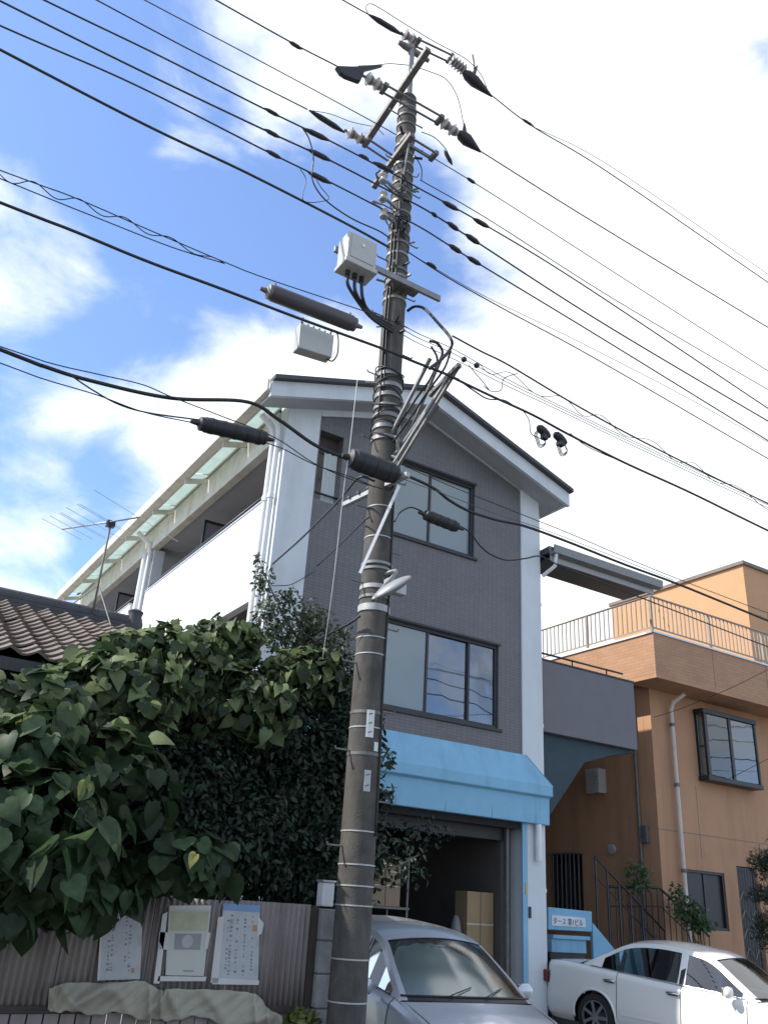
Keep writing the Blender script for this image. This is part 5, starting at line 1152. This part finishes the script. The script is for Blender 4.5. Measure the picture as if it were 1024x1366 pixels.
quad(Q2_, 'board', M_board, t, .035, .014); quad(sub(Q2_,.04,.96,.08,.36), 'yellow_picture', M_cream2, t, .0362, .0008); quad(sub(Q2_,.18,.84,.40,.63), 'grey_picture', mat('print_mid_grey', (.26,.26,.25), .7), t, .0364, .0008)
c_ = fp(*qx(Q2_,.5,.51), .0375); MB().tube([c_, c_+Vector((0,.0006,0))], .048, 18).build('fan_picture', M_paper, t)
quad(sub(Q2_,.45,.72,.925,.94), 'print_line', M_pgrey, t, .0364, .0008); quad(sub(Q2_,0,1,.0,.05), 'top_tape', M_tapew, t, .0368, .001)
for q in ([(217,1220),(224,1216),(213,1312),(205,1312)], [(213,1243),(226,1244),(225,1267),(211,1266)], [(275,1244),(281,1244),(277,1266),(272,1266)], [(212,1302),(276,1303),(274,1309),(210,1309)]): quad(q, 'tape_strip', M_tapew, t, .0385, .001)
# tarpaulin draped along the foot of the fence
M_tarp = mat('grey_beige_tarpaulin', (.34,.31,.24), .7, var=.10, scale=5, bump=.25, bscale=30, stain=((.17,.16,.13), 3, .4, .6))
topc = [(66,1318),(85,1312),(130,1311),(180,1309),(200,1312),(216,1322),(230,1318),(280,1321),(325,1322),(345,1330),(358,1345),(378,1358),(395,1372)]
botc = [(64,1346),(85,1350),(115,1352),(150,1352),(185,1358),(205,1362),(225,1360),(262,1358),(300,1366),(330,1376),(350,1384),(372,1390),(395,1394)]
tt = catmull([Vector((*p,0)) for p in topc], 9); bb_ = catmull([Vector((*p,0)) for p in botc], 9); rows = []
for i, (a, b) in enumerate(zip(tt, bb_)):
    r_ = []
    for j in range(21):
        v = j/20; q = a.lerp(b, v); fold = (.085*(1-abs(math.sin(i*.11+v*1.3+.9*math.sin(i*.047))))**1.5 + .040*(1-abs(math.sin(i*.29-v*2.1+math.sin(i*.13))))**2 + .018*(1-abs(math.sin(i*.63+v*4.3))))*(.35+math.sin(PI*min(v*.85+.1,1)))
        r_.append(atY(q.x, q.y+(2.5*math.sin(i*.37)+1.2*math.sin(i*1.1))*(1 if j > 14 else .4), FY-.03-fold))
    rows.append(r_)
setp(MB().grid(rows).build('tarpaulin', M_tarp, None, smooth=True, solid=.004), 'crumpled grey beige tarpaulin draped along the foot of the fence', 'tarpaulin')

# ================================================================== VEGETATION
M_leaf = mat('broad_leaf', (.046,.080,.034), .5, var=.38, scale=2.5, trans=.45, objvar=.4, spec=.3)
M_leafy = mat('yellow_leaf', (.30,.28,.08), .55, var=.3, trans=.3)
M_cam = mat('small_dark_leaf', (.020,.034,.019), .45, var=.4, scale=3, trans=.12, spec=.3)
M_bush = mat('olive_small_leaf', (.060,.080,.040), .5, var=.35, scale=4, trans=.3)
M_bark = mat('bark', (.075,.06,.045), .9, var=.3, scale=12, bump=.6, bscale=30)
def blob(px, py, rx, ry, Y, rd):
    c = atY(px, py, Y); dep = (c-Vector((0,0,EYE))).dot(fw); k = dep/F
    return np.array(c), rx*k, ry*k, rd
BX = np.array((math.cos(R(31))*1.0, -math.sin(R(31)), 0)); BYv = np.array((math.sin(R(31)), math.cos(R(31)), 0)); BZv = np.array((0,0,1.))
def scatter(bl, n, inner=.55, front=.0):
    c, a, b, d = bl
    v = RNG.normal(size=(n*3, 3)); v /= np.linalg.norm(v, axis=1)[:,None]
    keep = (v[:,1] < .45) | (RNG.random(len(v)) < .3); v = v[keep][:n]   # fewer on the far side
    r = inner+(1-inner)*RNG.random(len(v))**.6
    lump = 1+.16*np.sin(v[:,0]*7+c[0]*3)*np.sin(v[:,2]*6+c[2]*2)+.10*np.sin(v[:,1]*11+v[:,2]*9)
    q = v*(r*lump)[:,None]
    return c + q[:,:1]*a*BX + q[:,1:2]*d*BYv + q[:,2:]*b*BZv, v[:,:1]*BX+v[:,1:2]*BYv+v[:,2:]*BZv
def frames(nrm, droop, up_w, jit):
    """leaf length axis, width axis, normal for each outward vector"""
    n = len(nrm)
    N_ = nrm*(1-up_w)+np.array((0,0,1.))*up_w+RNG.normal(size=(n,3))*jit; N_ /= np.linalg.norm(N_, axis=1)[:,None]
    D = nrm*.5+np.array((0,0,-1.))*droop+RNG.normal(size=(n,3))*.5; D -= N_*np.sum(D*N_,axis=1)[:,None]; D /= np.linalg.norm(D,axis=1)[:,None]
    return D, np.cross(N_, D), N_
def leafcloud(name, P_, Fm, size, tv, tf, m, parent):
    D, Wd, N_ = Fm; n = len(P_); tv = np.array(tv, float); s_ = (size*(.65+.7*RNG.random(n)))[:,None,None]
    V = P_[:,None,:] + s_*(tv[None,:,0:1]*D[:,None,:]+tv[None,:,1:2]*Wd[:,None,:]+tv[None,:,2:3]*N_[:,None,:])
    V = (V - np.array(org(parent))).reshape(-1,3); k = len(tv)
    fl = len(tf[0]); Fi = (np.array(tf)[None]+np.arange(n)[:,None,None]*k).reshape(-1, fl)
    me = bpy.data.meshes.new(name); me.vertices.add(len(V)); me.vertices.foreach_set('co', V.ravel()); me.loops.add(Fi.size); me.loops.foreach_set('vertex_index', Fi.ravel().astype(np.int32))
    me.polygons.add(len(Fi)); me.polygons.foreach_set('loop_start', np.arange(0, Fi.size, fl, dtype=np.int32)); me.materials.append(m); me.update(calc_edges=True); me.validate()
    o = bpy.data.objects.new(name, me); COL.objects.link(o); o.parent = parent; o['kind'] = 'stuff'; return o
HV = [(0,0,0),(.45,0,-.03),(.78,0,-.10),(1,0,-.22)]
HL = [(-.10,.17,.05),(.02,.38,.08),(.25,.49,.06),(.52,.40,-.01),(.78,.20,-.11)]
heart_v = HV+HL+[(u,-v,w) for u,v,w in HL]
heart_f = [(0,4,5),(0,5,6),(0,6,1),(1,6,7),(1,7,2),(2,7,8),(2,8,3)]; heart_f += [tuple(i if i < 4 else i+5 for i in f)[::-1] for f in heart_f]
small_v = [(0,0,0),(.5,0,-.06),(1,0,-.12),(.35,.24,.05),(.7,.18,-.02),(.35,-.24,.05),(.7,-.18,-.02)]
small_f = [(0,1,3),(1,4,3),(1,2,4),(0,5,1),(1,5,6),(1,6,2)]

BT = thing('broadleaf_tree', (1.3, 8.4, -.2), 'bushy tree with large heart shaped leaves at the lower left before the tiled roof', 'tree')
MB().tube(catmull([(1.3,8.5,-.2),(1.25,8.45,1.0),(1.4,8.4,2.0),(1.6,8.6,3.0)], 5), .07, 8).build('trunk', M_bark, BT, smooth=True)
BB = [(blob(35,1110,125,108,6.9,.6), 440, .19), (blob(150,1060,85,95,7.4,.45), 260, .17), (blob(235,1145,75,42,7.2,.3), 130, .185), (blob(110,1195,70,32,7.0,.25), 70, .19), (blob(30,1000,80,60,7.2,.4), 160, .18), (blob(-130,1080,130,130,7.3,.6), 260, .20), (blob(-120,940,110,80,8.2,.5), 320, .17), (blob(40,965,95,70,7.7,.5), 420, .17), (blob(150,930,95,60,8.3,.5), 700, .145),
      (blob(235,895,85,62,8.7,.5), 800, .138), (blob(300,862,50,38,8.9,.35), 360, .135), (blob(290,935,110,52,8.5,.4), 600, .135), (blob(400,905,58,42,8.6,.35), 460, .13), (blob(170,868,40,24,8.6,.3), 180, .135), (blob(200,1168,100,32,7.3,.2), 70, .18)]
pos, nr, sz = [], [], []
for bl, n, s_ in BB:
    p, v = scatter(bl, n, .5); pos.append(p); nr.append(v); sz.append(np.full(len(p), s_))
pos = np.concatenate(pos); nr = np.concatenate(nr); sz = np.concatenate(sz)
ok = ~((pos[:,1] > FY-.06) & (pos[:,1] < FY+.12) & (pos[:,2] < 1.6)); pos, nr, sz = pos[ok], nr[ok], sz[ok]
pos, nr, sz = (lambda k: (pos[k], nr[k], sz[k]))([not (512+F*((p-np.array((0,0,EYE)))@np.array(CR))/((p-np.array((0,0,EYE)))@np.array(fw)) > 195 and 683-F*((p-np.array((0,0,EYE)))@np.array(CU))/((p-np.array((0,0,EYE)))@np.array(fw)) > 1178) for p in pos])
D, Wd, N_ = frames(nr, 1.15, .34+.12*np.clip((pos[:,2:3]-2.6)/1.2,0,1), .42)
# apparent size picks the individually modelled leaves
cv = pos-np.array((0,0,EYE)); dep = cv@np.array(fw); sx_ = 512+F*(cv@np.array(CR))/dep; sy_ = 683-F*(cv@np.array(CU))/dep
score = sz/dep*(1+.5*(sx_ > 0)*(sy_ > 0))*(1-.25*(nr@np.array(BYv))); score[(sx_ < -15) | (sy_ > 1366)] = 0
top_i = np.argsort(-score)[:298]; rest_i = np.setdiff1d(np.arange(len(pos)), top_i)
M_leaf_lit = mat('sunlit_tint_leaf', (.15,.19,.085), .5, var=.35, scale=2.5, trans=.5, objvar=.3, spec=.3)  # paler leaf for the upper crown, sunlight put into its colour
lms = []
for cu, fo, m_ in ((0,1,M_leaf),(.25,1.6,M_leaf),(-.12,.5,M_leaf),(.35,-.6,M_leaf),(.1,2.0,M_leaf_lit)):
    l_ = bpy.data.meshes.new('leaf'); l_.from_pydata([(u, v*(1-.12*abs(cu)), w*fo-cu*u*u+.05*cu*math.sin(9*u+7*v)) for u,v,w in heart_v], [], heart_f); l_.materials.append(m_); l_.polygons.foreach_set('use_smooth', [True]*len(l_.polygons)); lms.append(l_)
for i in top_i:
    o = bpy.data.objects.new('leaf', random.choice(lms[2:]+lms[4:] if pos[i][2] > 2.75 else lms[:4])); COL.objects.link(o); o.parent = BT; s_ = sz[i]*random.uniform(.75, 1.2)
    Mx = Matrix(((D[i][0],Wd[i][0],N_[i][0],0),(D[i][1],Wd[i][1],N_[i][1],0),(D[i][2],Wd[i][2],N_[i][2],0),(0,0,0,1))) @ Matrix.Scale(s_, 4)
    Mx.translation = Vector(pos[i])-BT.location; o.matrix_local = Mx
yl = bpy.data.meshes.new('withered_leaf'); yl.from_pydata([(u,v,w*3) for u,v,w in heart_v], [], heart_f); yl.materials.append(M_leafy)
for q, s_ in (((118,1045),.11),((262,1140),.09)):
    o = bpy.data.objects.new('withered_leaf', yl); COL.objects.link(o); o.parent = BT; o.location = atY(*q, 6.35)-BT.location; o.scale = (s_,)*3; o.rotation_euler = (.6,.9,2.2); o['label'] = 'withered yellow leaf'
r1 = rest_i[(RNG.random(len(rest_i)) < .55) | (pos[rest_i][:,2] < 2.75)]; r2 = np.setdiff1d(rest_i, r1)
leafcloud('leaf_mass', pos[r1], (D[r1], Wd[r1], N_[r1]), sz[r1], heart_v, heart_f, M_leaf, BT)
leafcloud('sunlit_tint_leaf_mass', pos[r2], (D[r2], Wd[r2], N_[r2]), sz[r2], [(u,v,w*1.7-.2*u*u) for u,v,w in heart_v], heart_f, M_leaf_lit, BT)  # upper leaves in the paler colour that imitates sun on them
for bl, n, s_ in BB:
    c = Vector(bl[0]); MB().tube(catmull([(1.35,8.42,1.6), Vector((1.4,8.4,2.2)).lerp(c,.5)+Vector((0,0,-.15)), c], 5), [.03]*5+[.022]*5+[.012], 6).build('branch', M_bark, BT, smooth=True)

CT = thing('camellia_tree', (3.0, 8.9, -.2), 'dense dark evergreen with small glossy leaves behind the fence, left of the utility pole', 'tree')
for k, (a, b) in enumerate((((2.6,9.0),(2.2,8.9)),((3.0,8.9),(3.1,8.8)),((3.5,8.8),(3.9,8.7)))):
    MB().tube(catmull([(a[0],a[1],-.2),(a[0]+.05,a[1],.9),(b[0],b[1],1.9),(b[0]+.1,b[1],2.9)], 5), .055, 8).build('trunk', M_bark, CT, smooth=True)
CBl = [(blob(330,1010,165,115,9.1,.75), 17000), (blob(395,1110,100,92,8.6,.55), 9000), (blob(455,985,48,120,8.5,.4), 4500), (blob(235,1060,100,110,8.7,.6), 6500), (blob(300,1130,130,75,8.5,.5), 5500), (blob(470,1090,32,100,8.3,.3), 2600), (blob(420,1170,60,50,8.1,.3), 2000), (blob(130,1120,110,90,8.9,.5), 3500), (blob(60,980,90,90,9.3,.4), 2500)]
pos, nr = zip(*[scatter(bl, n, .25) for bl, n in CBl]); pos = np.concatenate(pos); nr = np.concatenate(nr)
ok = (pos[:,1] > FY+.1); pos, nr = pos[ok], nr[ok]
leafcloud('crown', pos, frames(nr, .5, .3, .5), np.full(len(pos), .074), small_v, small_f, M_cam, CT)
# sprigs that stick out past the pole
sp_ = [(blob(514,1010,12,14,7.9,.12), 70), (blob(512,1060,14,12,7.9,.12), 70), (blob(530,1150,45,34,10.3,.3), 260), (blob(560,1110,50,22,10.6,.2), 120), (blob(503,1130,12,60,8.6,.3), 200)]
pos, nr = zip(*[scatter(bl, n, .2) for bl, n in sp_]); pos = np.concatenate(pos); nr = np.concatenate(nr)
leafcloud('side_sprigs', pos, frames(nr, .4, .3, .5), np.full(len(pos), .085), small_v, small_f, M_cam, CT)
for q in ((518,1000),(516,1058),(560,1140)): MB().tube(catmull([(3.9,8.7,2.2), atY(495,q[1]+20,8.3), atY(*q,7.95 if q[0] < 530 else 10.2)], 5), .008, 5).build('twig', M_bark, CT)

SB = thing('slender_bush', (3.4, 8.9, -.2), 'sparse olive leaved bush rising above the dark evergreen in front of the white corner column', 'bush')
bs = [(blob(410,835,38,34,9.1,.4), 900), (blob(385,800,22,16,9.1,.2), 170), (blob(352,775,14,22,9.2,.2), 150), (blob(358,820,22,24,9.1,.25), 260), (blob(430,875,45,30,9.0,.4), 800), (blob(345,745,5,10,9.2,.1), 30), (blob(450,850,20,14,9.0,.2), 160), (blob(370,850,30,18,9.1,.3), 350)]
pos, nr = zip(*[scatter(bl, n, .1) for bl, n in bs]); pos = np.concatenate(pos); nr = np.concatenate(nr)
leafcloud('foliage', pos, frames(nr, .1, .4, .6), np.full(len(pos), .062), small_v, small_f, M_bush, SB)
MB().tube(catmull([(3.4,8.9,-.2),(3.35,8.9,1.5),(3.3,9.0,3.0), atY(410,850,9.05)], 5), .03, 7).build('stem', M_bark, SB, smooth=True)
root_ = atY(405,865,9.05)
for q in ((410,800),(385,790),(352,765),(343,742),(358,810),(430,830),(450,845),(395,815),(365,835),(425,805)):
    e = atY(*q, 9.1); MB().tube(catmull([root_, root_.lerp(e,.5)+Vector((random.uniform(-.05,.05),0,-.05)), e], 5), [.013]*4+[.009]*4+[.004]*3, 6).build('branch', M_bark, SB, smooth=True)

M_green = mat('fresh_green_leaf', (.06,.11,.04), .5, var=.35, scale=4, trans=.3)
GS = thing('garden_shrub', (14.2, 11.5, .3), 'green shrub growing behind the slanting stair rail below the beige downpipe', 'shrub')
gs = [(blob(918,1216,22,16,11.75,.3), 380), (blob(903,1192,10,14,11.7,.2), 90), (blob(935,1234,16,9,11.6,.25), 160)]
pos, nr = zip(*[scatter(bl, n, .2) for bl, n in gs]); pos = np.concatenate(pos); nr = np.concatenate(nr)
leafcloud('foliage', pos, frames(nr, .2, .4, .6), np.full(len(pos), .09), small_v, small_f, M_green, GS)
for dx in (-.2,0,.25): MB().tube(catmull([(14.2,11.6,.3),(14.2+dx*.5,11.6,1.2), Vector(gs[0][0][0])+Vector((dx,0,0))], 4), .015, 6).build('stem', M_bark, GS)
GS2 = thing('garden_shrub', (13.7, 12.0, .3), 'small dim shrub in the shaded gap between the brown wall and the level stair rail', 'shrub')
bl_ = blob(850,1170,18,20,11.98,.2); pos, nr = scatter(bl_, 220, .2); leafcloud('foliage', pos, frames(nr, .2, .4, .6), np.full(len(pos), .09), small_v, small_f, M_green, GS2)
MB().tube([(bl_[0][0],11.98,.3), Vector(bl_[0])], .015, 6).build('stem', M_bark, GS2)
PT_ = thing('garden_pine', (13.9, 9.6, -.1), 'dark clipped pine with layered foliage pads at the right edge of the picture', 'tree')
gp = [(blob(1030,1155,34,22,9.4,.35), 2200), (blob(1034,1195,40,14,9.4,.35), 1800), (blob(1030,1240,28,26,9.3,.3), 1800), (blob(1065,1120,40,18,9.5,.4), 1500)]
pos, nr = zip(*[scatter(bl, n, .2) for bl, n in gp]); pos = np.concatenate(pos); nr = np.concatenate(nr)
ndl_v = [(0,.03,0),(0,-.03,0),(1,0,0)]; leafcloud('foliage', pos, frames(nr, -.5, .2, .7), np.full(len(pos), .085), [(0,.09,0),(0,-.09,0),(1,0,0)], [(0,1,2)], M_cam, PT_)
c0 = Vector(gp[0][0][0]); MB().tube(catmull([(c0.x+.5,9.5,-.2),(c0.x+.4,9.5,1.0),(c0.x+.35,9.45,2.0),(c0.x+.3,9.4,2.9)], 5), .05, 8).build('trunk', M_bark, PT_, smooth=True)
for g_ in gp: MB().tube([(c0.x+.37,9.47,g_[0][0][2]-.1), Vector(g_[0][0])], .02, 6).build('branch', M_bark, PT_)
# weeds at the fence foot
wp_, wn_ = scatter(blob(402,1362,22,10,7.45,.12), 260, .1)
WD = leafcloud('weeds', wp_, frames(wn_, -.6, .2, .5), np.full(len(wp_), .07), small_v, small_f, mat('weed_green', (.14,.16,.04), .6, trans=.3), None)
